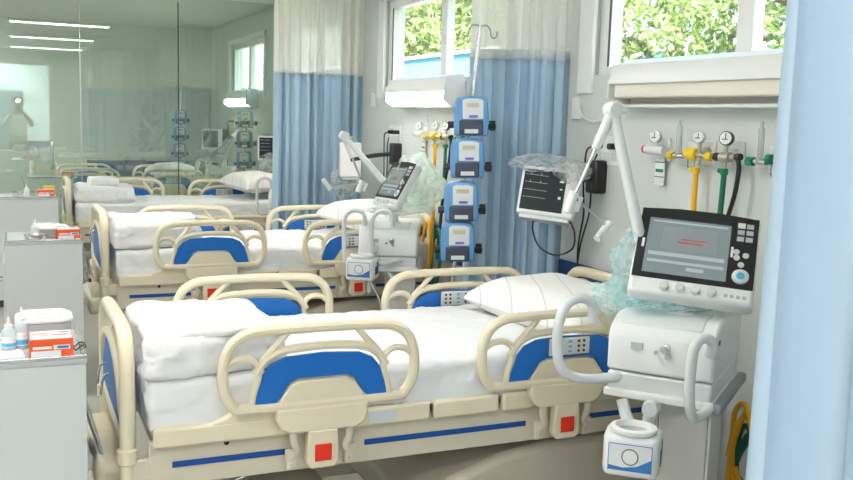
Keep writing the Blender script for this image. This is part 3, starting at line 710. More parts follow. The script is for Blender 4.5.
# ------------------------------------------------------------------ ventilators on carts
def ring(c, r, z0, z1): return MB().lathe([(r, z0), (r, z1)], c)
def make_ventilator(label):
    """local frame: x along the front face, y into the machine, origin on the floor under the middle of the front face"""
    t = thing('ventilator', label, 'ventilator', (0, 0, 0), 0, 'ventilators on carts'); w2, D, z0, z1 = .174, .47, .745, .995
    # main body with a sloped, rounded upper front edge
    prof = [(0, z0 + .07), (.0, .93), (.02, .965), (.10, z1), (D, z1), (D, z0 + .07)]
    b = obj('body', MB().prism([(y, z) for y, z in prof], -w2, w2, 'yz'), M['ventwhite'], t, bevel=.012, seg=3)
    obj('lower_body', MB().prism([(.012, z0), (.0, z0 + .066), (D, z0 + .066), (D - .01, z0)], -w2 + .004, w2 - .004, 'yz'), M['ventwhite'], t, bevel=.008)
    obj('top_cover', MB().prism([(.03, .974), (.105, z1 + .004), (.20, z1 + .006), (.20, z1 - .01), (.03, .96)], -w2 + .03, w2 - .05, 'yz'), M['handle'], b, bevel=.004)
    obj('front_badge', MB().bb(-.095, -.055, -.004, 0, .895, .918), M['ventgrey'], b, bevel=.001)
    kn = obj('inlet_fitting', MB().lathe([(.016, 0), (.016, -.012), (.009, -.014), (.009, -.03)], (.02, 0, .91), 16, 'y').lathe([(.009, 0), (.009, -.02)], (.03, 0, .885), 12, 'y').lathe([(.006, 0), (.006, -.015)], (-.01, 0, .895), 12, 'y'), M['steel'], b)
    obj('side_mark', MB().bb(w2, w2 + .0015, .05, .062, .93, .945).bb(w2, w2 + .0015, .066, .075, .93, .945), M['charcoal'], b)
    # cart
    obj('tray', MB().bb(-w2 - .005, w2 + .005, -.005, D, .725, .752), M['white'], t, bevel=.006)
    obj('tray_bumper', MB().bb(w2 - .01, w2 + .03, .0, D + .01, .716, .750), M['bumper'], t, bevel=.008)
    obj('column', MB().bb(-.01, .15, .09, .28, .12, .725).bb(-.02, -.013, .09, .28, .12, .725).bb(.152, .162, .085, .285, .12, .725), M['column'], t, bevel=.006)
    obj('cart_base', MB().bb(-.20, .20, -.02, .05, .07, .12).bb(-.20, .20, .30, .37, .07, .12).bb(-.05, .09, -.02, .37, .07, .125), M['ventgrey'], t, bevel=.015)
    for x in (-.18, .18):
        for y in (.015, .335): obj('caster', MB().lathe([(.015, -.012), (.032, -.012), (.035, -.004), (.035, .004), (.032, .012), (.015, .012)], (x, y, .036), 18, 'x'), M['charcoal'], t)
    # display on a post
    obj('display_post', MB().cyl((.02, .17, z1), (.02, .16, z1 + .08), .03, 18, .022).lathe([(.05, 0), (.045, .01)], (.02, .17, z1)), M['ventwhite'], t)
    return t
def make_display(parent, o_w, x_w, y_w, inv, gs=1.0):
    """display head: x/y axes and centre given in room space"""
    sw, sh = .355, .315
    fm = inv @ frame_mat(o_w, x_w, y_w) @ Matrix.Scale(gs, 4)
    def poly(w, h, c=.02, crown=0):
        return [(-w / 2, -h / 2), (w / 2, -h / 2), (w / 2, h / 2 - crown), (w / 6, h / 2), (-w / 6, h / 2), (-w / 2, h / 2 - crown)]
    hd = obj('display_housing', MB().prism(poly(sw, sh, crown=.012), -.055, 0, 'xy').xf(fm), M['ventwhite'], parent, bevel=.014, seg=3)
    def k(name, mb, m, bev=0): return obj(name, mb.xf(fm), m, hd, bevel=bev)
    k('black_bezel', MB().prism([(-.172, -.105), (.172, -.105), (.172, .146), (.06, .155), (-.06, .155), (-.172, .146)], 0, .003, 'xy'), M['black'])
    k('screen', MB().bb(-.145, .095, -.088, .112, .003, .0045), M['screen_grey'])
    mb = MB().bb(-.10, .06, .0, .085, .0045, .005); k('waveform_window', mb, M['scr_mid'])
    k('status_rows', MB().bb(-.135, .085, -.025, -.012, .0045, .005).bb(-.135, .085, -.05, -.04, .0045, .005).bb(-.02, .03, -.07, -.058, .0045, .005).bb(-.135, .085, .098, .104, .0045, .005), M['scr_light'])
    k('alarm_text', MB().bb(-.055, .02, .025, .033, .005, .0055).bb(-.045, .03, .038, .043, .005, .0055), M['scr_red'])
    mb = MB()
    for i in range(2):
        for j in range(3): mb.bb(.113 + i * .025, .133 + i * .025, .108 - j * .024, .124 - j * .024, .003, .006)
    k('soft_keys', mb, M['ventgrey'])
    k('yellow_key', MB().bb(.112, .134, .107, .125, .006, .0075), M['lampoff'])
    k('round_keys', MB().lathe([(.009, .003), (.009, .007)], (.118, 0, 0)).lathe([(.009, .003), (.009, .007)], (.132, -.024, 0)).lathe([(.009, .003), (.009, .007)], (.116, .02, 0)) .lathe([(.009, .003), (.009, .007)], (.143, .01, 0)), M['button'])
    k('dial', MB().lathe([(.024, .003), (.024, .010), (.019, .013)], (.134, -.066, 0)), M['label'])
    k('dial_centre', MB().lathe([(.012, .013), (.010, .016)], (.134, -.066, 0)), M['bluebtn'])
    k('grip_strips', MB().bb(-.158, -.150, .0, .03, .003, .007).bb(.100, .107, .0, .035, .003, .007), M['lampoff'])
    mb = MB()
    for x in (-.075, -.03, .015, .06): mb.lathe([(.014, 0), (.014, .012), (.011, .016)], (x, -.132, 0), 18)
    k('rotary_knobs', mb, M['handle'])
    mb = MB()
    for i in range(4): mb.bb(.095 + i * .017, .105 + i * .017, -.137, -.128, 0, .002)
    k('small_icons', mb, M['ventgrey'])
    k('arm_swivel', MB().lathe([(.03, -.055), (.03, -.09)], (.0, -.10, 0)), M['ventwhite'])
    return hd
def grab_tube(parent, pts, r=.017):
    return obj('grab_tube', MB().tube(pts, r, 14, smooth=5), M['handle'], parent)

YAW1 = math.atan2(-.24, .19)
V1 = make_ventilator('large white ventilator on its cart in front of the head of the nearest bed')
V1.location = (1.893, 2.39, 0); V1.rotation_euler = (0, 0, YAW1)
bpy.context.view_layer.update()
inv1 = (Matrix.Translation((1.893, 2.39, 0)) @ Matrix.Rotation(YAW1, 4, 'Z')).inverted()
XA, YA = Vector((0.2854, -0.2505, -0.0226)), Vector((0.1622, 0.1631, 0.2572))
V2 = copy_tree(V1); V2['label'] = 'white ventilator on its cart before the second bed, display wrapped in green-tinted plastic'
L2 = Vector((1.985, 5.05, 0)); YAW2 = math.radians(-25); V2.location = L2; V2.rotation_euler = (0, 0, YAW2)
V4 = copy_tree(V1); V4['label'] = 'ventilator behind the glass partition, at the farthest bed'
L4 = Vector((2.13, 10.75, 0)); V4.location = L4; V4.rotation_euler = (0, 0, YAW2)
V3 = copy_tree(V1); V3['label'] = 'white ventilator half hidden by the far blue curtain, at the third bed'
L3 = Vector((2.12, 7.75, 0)); V3.location = L3; V3.rotation_euler = (0, 0, YAW2)
make_display(V1, (2.085, 2.48, 1.20), XA, YA, inv1, 1.13)
for V, L, dz in ((V2, L2, .02), (V3, L3, .02), (V4, L4, .02)):
    V.location.z = 0.0
    inv = (Matrix.Translation(V.location) @ Matrix.Rotation(YAW2, 4, 'Z')).inverted()
    XA2, YA2 = Vector((0.0103, -0.2682, 0.0065)), Vector((0.1139, 0.0107, 0.1976))
    hd = make_display(V, V.location + Vector((.08, .13, 1.235)), XA2, YA2, inv, .95)

def wtube(parent, inv, pts, r): return grab_tube(parent, [inv @ Vector(p) for p in pts], r)
# two grab tubes of the nearest ventilator
wtube(V1, inv1, [(1.84, 2.50, .80), (1.77, 2.50, .79), (1.66, 2.50, .80), (1.60, 2.50, .83), (1.575, 2.50, .89), (1.575, 2.50, .98), (1.60, 2.50, 1.045), (1.65, 2.50, 1.065), (1.695, 2.50, 1.045), (1.705, 2.50, .985)], .0165)
wtube(V1, inv1, [(2.00, 2.26, .735), (1.95, 2.24, .725), (1.89, 2.21, .735), (1.865, 2.20, .80), (1.865, 2.20, .92), (1.88, 2.20, .97), (1.91, 2.20, .985), (1.94, 2.20, .965), (1.945, 2.21, .92)], .0165)
for V, L in ((V2, L2), (V3, L3), (V4, L4)):
    for dx in (-.24, -.08):
        grab_tube(V, [(dx + .16, .0, .80), (dx + .06, -.06, .78), (dx, -.08, .80), (dx - .01, -.08, .90), (dx - .01, -.08, 1.03), (dx + .02, -.08, 1.08), (dx + .06, -.08, 1.09), (dx + .10, -.08, 1.07), (dx + .11, -.08, 1.0)], .013)

# humidifier / compressor pots hanging from the carts
def make_humid(label):
    t = thing('humidifier', label, 'humidifier', (0, 0, 0), 0, 'humidifiers hanging on the carts')
    obj('housing', MB().prism([(-.075, -.065), (.075, -.065), (.085, -.03), (.085, .065), (-.085, .065), (-.085, -.03)], 0, .125, 'xy'), M['ventwhite'], t, bevel=.014, seg=3)
    obj('rim', MB().lathe([(.055, .125), (.062, .125), (.070, .132), (.070, .142), (.055, .146), (.052, .125)], (0, 0, 0), 28), M['white'], t)
    obj('chamber', MB().lathe([(.05, .118), (.05, .127), (.01, .129)], (0, 0, 0), 24), M['steel'], t)
    f = obj('front_panel', MB().bb(-.065, .065, -.067, -.0645, .02, .105), M['paper'], t)
    obj('blue_wave', MB().prism([(-.063, .022), (-.063, .036), (-.02, .031), (.02, .038), (.063, .064), (.063, .022)], -.0685, -.0672), M['bluelbl'], f)
    obj('dial', MB().tube([(.024 * math.cos(a), -.0685, .066 + .024 * math.sin(a)) for a in [i * PI / 12 for i in range(24)]], .0015, 6, closed=True), M['charcoal'], f)
    obj('dial_face', MB().lathe([(.0225, -.0690), (.0225, -.0672)], (0, 0, .066), 24, 'y'), M['white'], f)
    obj('blue_frame', MB().bb(-.065, -.063, -.0685, -.067, .02, .105).bb(.063, .065, -.0685, -.067, .02, .105).bb(-.065, .065, -.0685, -.067, .103, .105), M['bluelbl'], f)
    obj('side_vents', MB().bb(.084, .088, -.02, .005, .03, .08), M['charcoal'], t, bevel=.003)
    obj('side_sticker', MB().bb(.084, .0875, .012, .04, .035, .10), M['bluelbl'], t)
    return t
hm = make_humid('white humidifier with blue wave label under the nearest ventilator')
hm.location = (1.71, 2.26, .567); hm.rotation_euler = (0, 0, math.radians(-42))
obj('bracket_arm', MB().tube([(.02, .07, .05), (.02, .12, .05), (.03, .13, .12), (.035, .13, .165)], .016, 10, smooth=3).lathe([(.024, -.02), (.024, .02)], (.035, .13, .165), 16, 'y'), M['handle'], hm)
obj('cable', MB().tube([(.04, .02, .01), (.06, .02, -.04), (.10, .03, -.12), (.12, .05, -.25), (.13, .08, -.45)], .004, 8, smooth=4), M['white'], hm)
h2 = dup(hm, (1.80, 4.98, .70), math.radians(-35), 'white humidifier under the ventilator of the second bed')
obj('support_bar', MB().tube([(1.80, 2.45, .73), (1.80, 2.42, .68), (1.78, 2.35, .66)], .02, 10, smooth=3).xf(inv1), M['handle'], V1)
obj('fold_arm', MB().tube([(.0, .05, .735), (-.02, .0, .66), (-.03, -.03, .63), (-.03, -.04, .52)], .017, 10, smooth=3), M['handle'], V1)
obj('fold_arm', MB().tube([(-.06, .03, .735), (-.10, -.0, .66), (-.10, -.01, .60)], .014, 10, smooth=3).tube([(.0, .03, .735), (.04, -.0, .66), (.04, -.01, .56)], .014, 10, smooth=3), M['handle'], V2)

# hose support arms
def support_arm(label, pts, clamp_a, clamp_b, r=(.021, .019)):
    """pts: base, elbow, joint, wrist, hook"""
    P = [Vector(p) for p in pts]
    t = thing('hose_support_arm', label, 'support arm', P[0], 0, 'hose support arms'); Q = [p - P[0] for p in P]
    obj('lower_arm', MB().tube([Q[0], Q[1]], [r[0], r[1]], 14), M['ventwhite'], t)
    obj('elbow_joint', MB().lathe([(.026, -.024), (.029, -.02), (.029, .02), (.026, .024)], Q[1], 20, 'y').cyl(Q[1], Q[1] + Vector((.05, -.005, -.008)), .006, 8), M['ventwhite'], t)
    obj('upper_arm', MB().tube([Q[1], Q[1].lerp(Q[2], .45)], [.020, .016], 14), M['ventwhite'], t)
    obj('spring_rod', MB().cyl(Q[1].lerp(Q[2], .43), Q[2], .0065, 10), M['steel'], t)
    obj('wrist_joint', MB().cyl(Q[2] + Vector((0, 0, .015)), Q[2] + Vector((-.025, 0, -.055)), .017, 12).cyl(Q[2] + Vector((.03, .01, .0)), Q[2] + Vector((.01, .01, -.05)), .014, 12), M['ventwhite'], t)
    obj('hook_rod', MB().cyl(Q[2], Q[3], .006, 10), M['tubegl'], t)
    d = (Q[4] - Q[3])
    obj('hose_clip', MB().cyl(Q[3] - d * .2, Q[4], .014, 12).cyl(Q[3], Q[3] + Vector((.012, 0, .012)), .012, 10), M['ventwhite'], t)
    return t
support_arm('white jointed hose support arm rising from the nearest ventilator', [(1.988, 2.620, 1.153), (1.890, 2.720, 1.672), (1.769, 2.750, 1.369), (1.934, 2.780, 1.261), (1.880, 2.760, 1.218)], 0, 0)
support_arm('white jointed hose support arm rising from the second bed ventilator', [(1.989, 5.150, 1.246), (1.786, 5.300, 1.508), (1.905, 5.300, 1.229), (1.698, 5.300, 1.199), (1.660, 5.300, 1.252)], 0, 0, (.02, .017))
support_arm('hose support arm of the ventilator behind the glass partition', [(2.208, 11.000, 0.983), (2.405, 11.100, 1.405), (2.064, 11.100, 1.094), (1.960, 11.100, 1.034), (1.936, 11.100, 0.940)], 0, 0)

# crumpled plastic covers
def wrap(name, label, pts, mtl, seed, n=1.0):
    """crumpled sheet: hull-like blob stretched over given ellipsoids"""
    mb = MB()
    for (c, r) in pts:
        b = bmesh.new(); bmesh.ops.create_icosphere(b, subdivisions=4, radius=1)
        for v in b.verts:
            p = v.co.copy(); q = Vector((p.x * r[0], p.y * r[1], p.z * r[2]))
            a = noise.noise(p * 1.8 + Vector((seed, 0, 0))) * .28 + (1 - abs(noise.noise(Vector((p.x * 4.5 + p.z, p.y * 4.5 + seed, p.z * 1.6 - p.x * 2)))) * 3) * .09
            v.co = q * (1 + a) + Vector(c)
        me = bpy.data.meshes.new('x'); b.to_mesh(me); b.free(); mb.bm.from_mesh(me); bpy.data.meshes.remove(me)
    return tag(obj(name, mb, mtl, angle=25), label, 'plastic cover')
wrap('plastic_cover', 'teal-tinted crumpled plastic lying behind and under the large display', [((1.96, 2.66, 1.11), (.080, .05, .15)), ((1.92, 2.68, 1.03), (.10, .05, .06)), ((2.10, 2.53, 1.025), (.23, .10, .022))], M['bag'], 3)
wrap('plastic_cover', 'green-tinted plastic hood pulled over the display of the second ventilator', [((2.24, 5.26, 1.25), (.15, .08, .15)), ((2.10, 5.16, 1.08), (.20, .07, .03)), ((2.33, 5.25, 1.20), (.12, .06, .10))], M['bag2'], 8)
wrap('plastic_cover', 'clear crumpled plastic draped over the top of the patient monitor by the curtain', [((2.27, 3.82, 1.435), (.15, .10, .04)), ((2.38, 3.72, 1.40), (.08, .08, .05))], M['bag3'], 13)
wrap('plastic_cover', 'clear plastic bag hanging from the back of the second bed monitor', [((2.30, 6.82, 1.12), (.10, .10, .12))], M['bag3'], 17)
wrap('plastic_cover', 'clear plastic hanging under the monitor of the third bed', [((2.40, 9.52, 1.10), (.12, .08, .12))], M['bag3'], 19)

# ------------------------------------------------------------------ patient monitors on wall arms
def monitor(label, c, xa, ya, anchor, w_=.25, h_=.215):
    t = thing('patient_monitor', label, 'monitor', c, 0, 'patient monitors on wall arms')
    fm = frame_mat((0, 0, 0), xa, ya); W, Hh = w_ / 2, h_ / 2
    bd = obj('housing', MB().prism([(-W, -Hh), (W, -Hh), (W, Hh), (-W, Hh)], -.12, 0, 'xy').xf(fm), M['ventwhite'], t, bevel=.012, seg=3)
    def k(n, mb, m): return obj(n, mb.xf(fm), m, bd)
    k('screen', MB().bb(-W + .014, W - .055, -Hh + .022, Hh - .018, 0, .002), M['screen_dark'])
    mb = MB(); rnd = random.Random(5)
    for j in range(4):
        y = Hh - .045 - j * .036; xs = -W + .022
        for i in range(9):
            xx = xs + i * .012; a = .010 if i in (2, 6) and j < 2 else .002
            mb.bb(xx, xx + .011, y, y + .0012, .002, .0026)
            if a > .005: mb.bb(xx, xx + .002, y, y + a, .002, .0026)
    k('traces', mb, M['trace'])
    k('numerals', MB().bb(W - .085, W - .065, .05, .058, .002, .0026).bb(W - .08, W - .068, .015, .021, .002, .0026).bb(W - .082, W - .070, -.03, -.018, .002, .0026), M['trace'])
    k('side_keys', MB().lathe([(.006, 0), (.006, .004)], (W - .025, .03, 0), 12).lathe([(.006, 0), (.006, .004)], (W - .025, .005, 0), 12).lathe([(.012, 0), (.012, .012)], (W - .025, -.045, 0), 16), M['handle'])
    k('alarm_key', MB().lathe([(.006, 0), (.006, .004)], (W - .025, .06, 0), 12), M['lampoff'])
    k('base_tray', MB().bb(-W + .02, W - .02, -Hh - .016, -Hh, -.11, -.01), M['handle'])
    a = Vector(anchor) - Vector(c)
    br = obj('wall_bracket', MB().box(a + Vector((-.035, 0, 0)), (.07, .09, .16)), M['black'], t, bevel=.012)
    obj('swing_arm', MB().tube([a + Vector((-.05, 0, .0)), a * .5 + Vector((0, 0, .01)), fm @ Vector((0, 0, -.11))], .016, 10, smooth=3), M['black'], br)
    return t
monitor('patient monitor with dark screen on a wall arm left of the nearest gas outlets', (2.285, 3.78, 1.300), Vector((0.1858, -0.1510, -0.0201)), Vector((0.0278, 0.0483, 0.1948)), (2.60, 3.80, 1.37), .27, .235)
monitor('patient monitor seen from behind beside the far blue curtain, second bed', (2.33, 6.78, 1.30), (-1, .25, 0), (0, 0, 1), (2.60, 6.42, 1.36), .16, .26)
monitor('patient monitor with dark screen in front of the glass partition, third bed', (2.44, 9.68, 1.27), (.97, -.2, 0), (0, .05, 1), (2.60, 9.80, 1.33), .24, .26)
monitor('patient monitor with dark screen behind the glass partition, farthest bed', (2.36, 12.4, 1.28), (.97, -.2, 0), (0, .05, 1), (2.60, 12.55, 1.33), .26, .26)

# ------------------------------------------------------------------ infusion pumps on poles
def make_pump(label):
    t = thing('infusion_pump', label, 'infusion pump', (0, 0, 0), 0, 'blue infusion pumps stacked on poles')
    out = [(-.078, 0), (.078, 0), (.080, .10), (.076, .172), (.06, .188), (0, .198), (-.06, .188), (-.076, .172), (-.080, .10)]
    obj('housing', MB().prism(out, -.065, .065), M['pump'], t, bevel=.012, seg=3)
    f = obj('face_plate', MB().prism([(-.040, .082), (.056, .082), (.056, .174), (.03, .182), (-.02, .182), (-.040, .174)], -.072, -.064), M['pumpface'], t, bevel=.003)
    obj('lcd', MB().bb(-.022, .036, -.0735, -.0718, .140, .160), M['lcd'], f)
    obj('violet_key', MB().bb(-.01, .03, -.0735, -.0718, .090, .102), M['violet'], f)
    obj('keys', MB().bb(-.022, -.008, -.0735, -.0718, .112, .128).bb(-.002, .012, -.0735, -.0718, .112, .128).bb(.018, .034, -.0735, -.0718, .112, .128), M['label'], f)
    d = obj('door', MB().bb(-.055, .055, -.080, -.064, .006, .076), M['pumpdoor'], t, bevel=.006)
    obj('door_label', MB().bb(-.03, .032, -.0815, -.0798, .014, .034), M['label'], d)
    obj('side_knob', MB().cyl((-.08, -.02, .055), (-.108, -.02, .055), .017, 12), M['black'], t)
    obj('pole_clamp', MB().cyl((.06, .05, .045), (.115, .06, .045), .014, 12).box((.10, .07, .05), (.03, .03, .05)), M['black'], t, bevel=.003)
    return t
def make_pole(label, top, bot):
    t = thing('iv_pole', label, 'iv pole', (bot[0], bot[1], 0), 0, 'iv poles'); T = Vector(top) - Vector((bot[0], bot[1], 0))
    obj('pole', MB().cyl((0, 0, .08), T, .010, 14), M['steel'], t)
    for s in (-1, 1):
        obj('hook', MB().tube([T + Vector(p) for p in ((0, 0, -.005), (s * .035, 0, .0), (s * .055, 0, -.02), (s * .06, 0, -.045), (s * .075, 0, -.058), (s * .092, 0, -.045), (s * .094, 0, -.025))], .0045, 8, smooth=4), M['steel'], t)
    for i in range(5):
        a = i * 2 * PI / 5
        l = obj('base_leg', MB().tube([(0, 0, .09), (.19 * math.cos(a), .19 * math.sin(a), .055)], [.016, .012], 8), M['steel'], t)
        obj('caster', MB().lathe([(.008, -.01), (.024, -.01), (.024, .01), (.008, .01)], (.19 * math.cos(a), .19 * math.sin(a), .025), 14, 'y'), M['charcoal'], l)
    return t
pmp = make_pump('topmost blue infusion pump on the pole beside the blue curtain')
pos = [(2.007, 1.548), (1.994, 1.348), (1.970, 1.140), (1.958, .945)]
PL = ['topmost', 'second from the top', 'third from the top', 'lowest']
for i, (x, z) in enumerate(pos):
    lb = PL[i] + ' blue infusion pump on the pole beside the blue curtain'
    p = pmp if i == 0 else copy_tree(pmp)
    p.location = (x, 4.05, z); p.scale = (1.03, .96, .97); p.rotation_euler = (0, -.03, math.radians(-26)); p['label'] = lb
for i in range(4):
    dup(pmp, (2.335 - .006 * i, 10.33, 1.47 - .225 * i), (0, -.02, math.radians(-20)), PL[i] + ' blue infusion pump on the first pole behind the glass partition')
make_pole('steel drip pole with two hooks carrying the pumps beside the blue curtain', (2.07, 4.12, 2.08), (1.92, 4.14))
for i in range(4):
    dup(pmp, (2.05 - .006 * i, 13.0, 1.46 - .225 * i), (0, -.02, math.radians(-10)), PL[i] + ' blue infusion pump on the rearmost pole at the far wall')
make_pole('steel drip pole with pumps, rearmost, at the far wall behind the glass', (2.07, 13.08, 1.98), (2.04, 13.08))
make_pole('steel drip pole with pumps, right behind the glass partition', (2.36, 10.41, 1.90), (2.31, 10.41))

# ------------------------------------------------------------------ gas outlets
def gauge(parent, c, r, m, face=(-1, -.45, .1)):
    f = Vector(face).normalized(); c = Vector(c); R3 = f.to_track_quat('Z', 'Y').to_matrix().to_4x4(); R3.translation = c
    g = obj('gauge', MB().lathe([(r * .9, -.018), (r, -.014), (r, .006), (r * .88, .008)], (0, 0, 0), 24).xf(R3), m, parent)
    obj('gauge_face', MB().lathe([(r * .86, .0078), (r * .86, .0088)], (0, 0, 0), 24).xf(R3), M['paper'], g)
    obj('needle', MB().bb(-.0018, .0018, -.004, r * .7, .0088, .0094).bb(-r * .5, r * .3, -.006, -.002, .0088, .0092).xf(R3), M['charcoal'], g)
    return g
def outlet_plate(t, z=0, y=0, w_=.075):
    obj('wall_plate', MB().bb(.0, .012, y - w_ / 2, y + w_ / 2, z - .05, z + .05), M['white'], t, bevel=.004)
    obj('socket', MB().lathe([(.022, -.02), (.022, .002)], (0, y, z), 18, 'x'), M['handle'], t)
def gas_set(dy, where):
    X0 = WX - .012; grp = 'gas outlet fittings'
    # vacuum regulator
    t = thing('vacuum_regulator', 'grey vacuum regulator with round dial and red cap, ' + where, 'gas fitting', (X0, 3.33 + dy, 1.52), 0, grp)
    outlet_plate(t)
    obj('body', MB().cyl((-.05, .05, .0), (-.05, -.075, -.005), .021, 18).cyl((-.05, 0, 0), (0, 0, 0), .014), M['handle'], t)
    obj('red_cap', MB().cyl((-.05, .05, .0), (-.05, .068, .0), .018), M['redcap'], t)
    gauge(t, (-.055, -.01, .055), .026, M['steel'])
    l = obj('label_card', MB().bb(-.012, -.010, -.03, .035, -.155, -.04), M['paper'], t)
    obj('green_lettering', MB().bb(-.0135, -.012, -.022, .028, -.098, -.084).bb(-.0135, -.012, -.03, .035, -.056, -.052).bb(-.0135, -.012, -.03, .035, -.12, -.116), M['green'], l)
    # flowmeters
    for y, cm, kn, side, nm in ((3.165, 'yellow', 'yellow', 1, 'yellow'), (2.695, 'green', 'green', 1, 'green')):
        t = thing('flowmeter', 'clear flowmeter tube with %s knob, %s' % (nm, where), 'flowmeter', (X0, y + dy, 1.52), 0, grp)
        outlet_plate(t, -.01, -.03)
        obj('glass_tube', MB().lathe([(.010, -.03), (.013, -.02), (.012, .10), (.007, .112), (.006, .13)], (-.05, 0, 0), 16), M['tubegl'], t)
        obj('valve_body', MB().cyl((-.05, .0, -.02), (0, -.01, -.015), .012).cyl((-.05, -.035, -.02), (-.05, .045, -.02), .011), M['steel'], t)
        obj('knob', MB().cyl((-.05, .03, -.02), (-.05, .062, -.02), .017, 10), M[kn], t)
        if nm == 'green': obj('back_knob', MB().lathe([(.020, -.01), (.022, 0), (.020, .01)], (-.05, -.05, -.008), 6, 'y'), M[kn], t)
        obj('outlet_loop', MB().tube([(-.02, -.03, -.06), (-.035, -.05, -.03), (-.04, -.095, -.04), (-.035, -.075, -.075), (-.02, -.035, -.07)], .003, 6, closed=True, smooth=3), M['steel'], t)
    # yellow air regulator with gauge and hose
    t = thing('air_regulator', 'yellow air regulator with steel dial and yellow hose, ' + where, 'gas fitting', (X0, 3.06 + dy, 1.52), 0, grp)
    outlet_plate(t, 0, -.02)
    obj('regulator_body', MB().cyl((-.055, .03, -.006), (-.055, -.02, -.010), .026, 20).cyl((-.055, .048, -.004), (-.055, .03, -.006), .020, 16), M['yellow'], t, bevel=.003); obj('yellow_coupling', MB().cyl((-.055, -.075, -.012), (-.055, -.11, -.014), .017, 16), M['yellow'], t, bevel=.003)
    obj('nickel_fitting', MB().cyl((-.055, -.02, -.010), (-.055, -.075, -.012), .012).cyl((-.055, -.03, .05), (-.055, -.03, -.05), .008), M['brass'], t)
    gauge(t, (-.06, -.03, .062), .025, M['steel'])
    obj('hose_nut', MB().cyl((-.055, -.02, -.06), (-.055, -.02, -.085), .017, 12).cyl((-.055, .0, -.07), (-.055, .02, -.07), .008), M['yellow'], t)
    obj('hose', MB().tube([(-.055, -.02, -.08), (-.055, -.02, -.20), (-.06, -.03, -.40), (-.07, -.05, -.60), (-.10, -.08, -.78)], .011, 10, smooth=5), M['hose_y'], t)
    # oxygen regulator
    t = thing('oxygen_regulator', 'nickel oxygen regulator with black dial and dark green hose, ' + where, 'gas fitting', (X0, 2.875 + dy, 1.52), 0, grp)
    outlet_plate(t, 0, .0)
    obj('regulator_body', MB().cyl((-.055, .02, -.012), (-.055, -.03, -.012), .022, 18).cyl((-.055, -.0, .04), (-.055, -.0, -.06), .009).cyl((-.055, -.03, -.01), (-.055, -.06, -.008), .012), M['brass'], t, bevel=.002)
    obj('black_knob', MB().cyl((-.055, .02, -.012), (-.055, .055, -.012), .017, 12), M['black'], t); obj('black_coupling', MB().cyl((-.055, -.06, -.008), (-.055, -.085, -.006), .014, 12), M['black'], t)
    gauge(t, (-.06, -.005, .062), .028, M['black'])
    obj('hose_nut', MB().cyl((-.055, .0, -.055), (-.055, .0, -.08), .016, 12).cyl((-.055, .0, -.065), (-.055, .03, -.065), .010), M['green'], t)
    obj('green_hose', MB().tube([(-.055, .0, -.08), (-.055, .005, -.20), (-.06, .01, -.40), (-.08, .0, -.62), (-.10, -.02, -.80)], .011, 10, smooth=5), M['hose_g'], t)
    obj('black_hose', MB().tube([(-.055, -.07, -.01), (-.06, -.085, -.06), (-.06, -.07, -.16), (-.065, -.03, -.30), (-.07, -.01, -.45), (-.09, -.02, -.70)], .009, 10, smooth=5), M['black'], t)
    obj('yellow_mark', MB().lathe([(.010, -.001), (.010, .001)], (-.045, -.09, -.045), 12, 'x'), M['label'], t)
gas_set(-.0, 'at the nearest bed')
gas_set(2.6, 'at the second bed')
gas_set(5.62, 'at the third bed')
gas_set(8.35, 'at the farthest bed')
# power sockets
for k, (y, nm) in enumerate(((3.78, 'nearest'), (6.52, 'second'), (9.42, 'third'), (12.25, 'farthest'))):
    t = thing('power_socket', 'white power socket panel with plugged black cords, %s bed' % nm, 'power socket', (WX, y, 1.50), 0, 'power sockets on the wall')
    p = obj('panel', MB().bb(-.008, 0, -.12, .10, -.07, .07), M['white'], t, bevel=.002)
    obj('sockets', MB().bb(-.010, -.008, .02, .07, -.05, -.01).bb(-.010, -.008, -.04, .01, -.05, -.01).bb(-.010, -.008, .02, .07, .01, .05).bb(-.010, -.008, -.10, -.05, -.05, -.01), M['handle'], p)
    obj('plug', MB().cyl((-.008, .03, .02), (-.045, .03, .02), .014, 12).cyl((-.008, -.09, .02), (-.05, -.09, .02), .015, 12), M['black'], t)
    obj('cord', MB().tube([(-.045, .03, .02), (-.06, .07, .0), (-.05, .10, -.06), (-.04, .12, -.18), (-.05, .09, -.32), (-.04, .14, -.50), (-.04, .12, -.72)], .0045, 8, smooth=5)
        .tube([(-.05, .0, -.02), (-.05, .03, -.08), (-.04, .05, -.2), (-.04, .06, -.32), (-.04, .13, -.52), (-.03, .16, -.8)], .0045, 8, smooth=5), M['black'], t)
tag(obj('monitor_cable', MB().tube([(2.23, 3.98, 1.17), (2.23, 3.99, 1.10), (2.26, 3.97, 1.02), (2.32, 3.92, .985), (2.38, 3.87, 1.02), (2.37, 3.84, 1.10), (2.35, 3.86, 1.16)], .0045, 8, smooth=5).xf(Matrix.Translation((.03, -.13, .01))), M['black']),
    'black cable hanging in a loop below the nearest patient monitor', 'cable')
t = thing('wall_switch_box', 'small white box on the wall by the curtain, with a white wire to the lamp', 'switch box', (WX, 4.04, 1.70), 0)
obj('box', MB().bb(-.022, 0, -.03, .03, -.055, .055), M['white'], t, bevel=.004)
obj('wire', MB().tube([(-.02, -.03, 0), (-.02, -.08, -.045), (-.02, -.16, -.065), (-.02, -.27, -.05)], .004, 8, smooth=5), M['white'], t)
t = thing('wall_switch_box', 'small white box on the wall right of the far blue curtain', 'switch box', (WX, 6.98, 1.76), 0)
obj('box', MB().bb(-.022, 0, -.03, .03, -.055, .055), M['white'], t, bevel=.004)
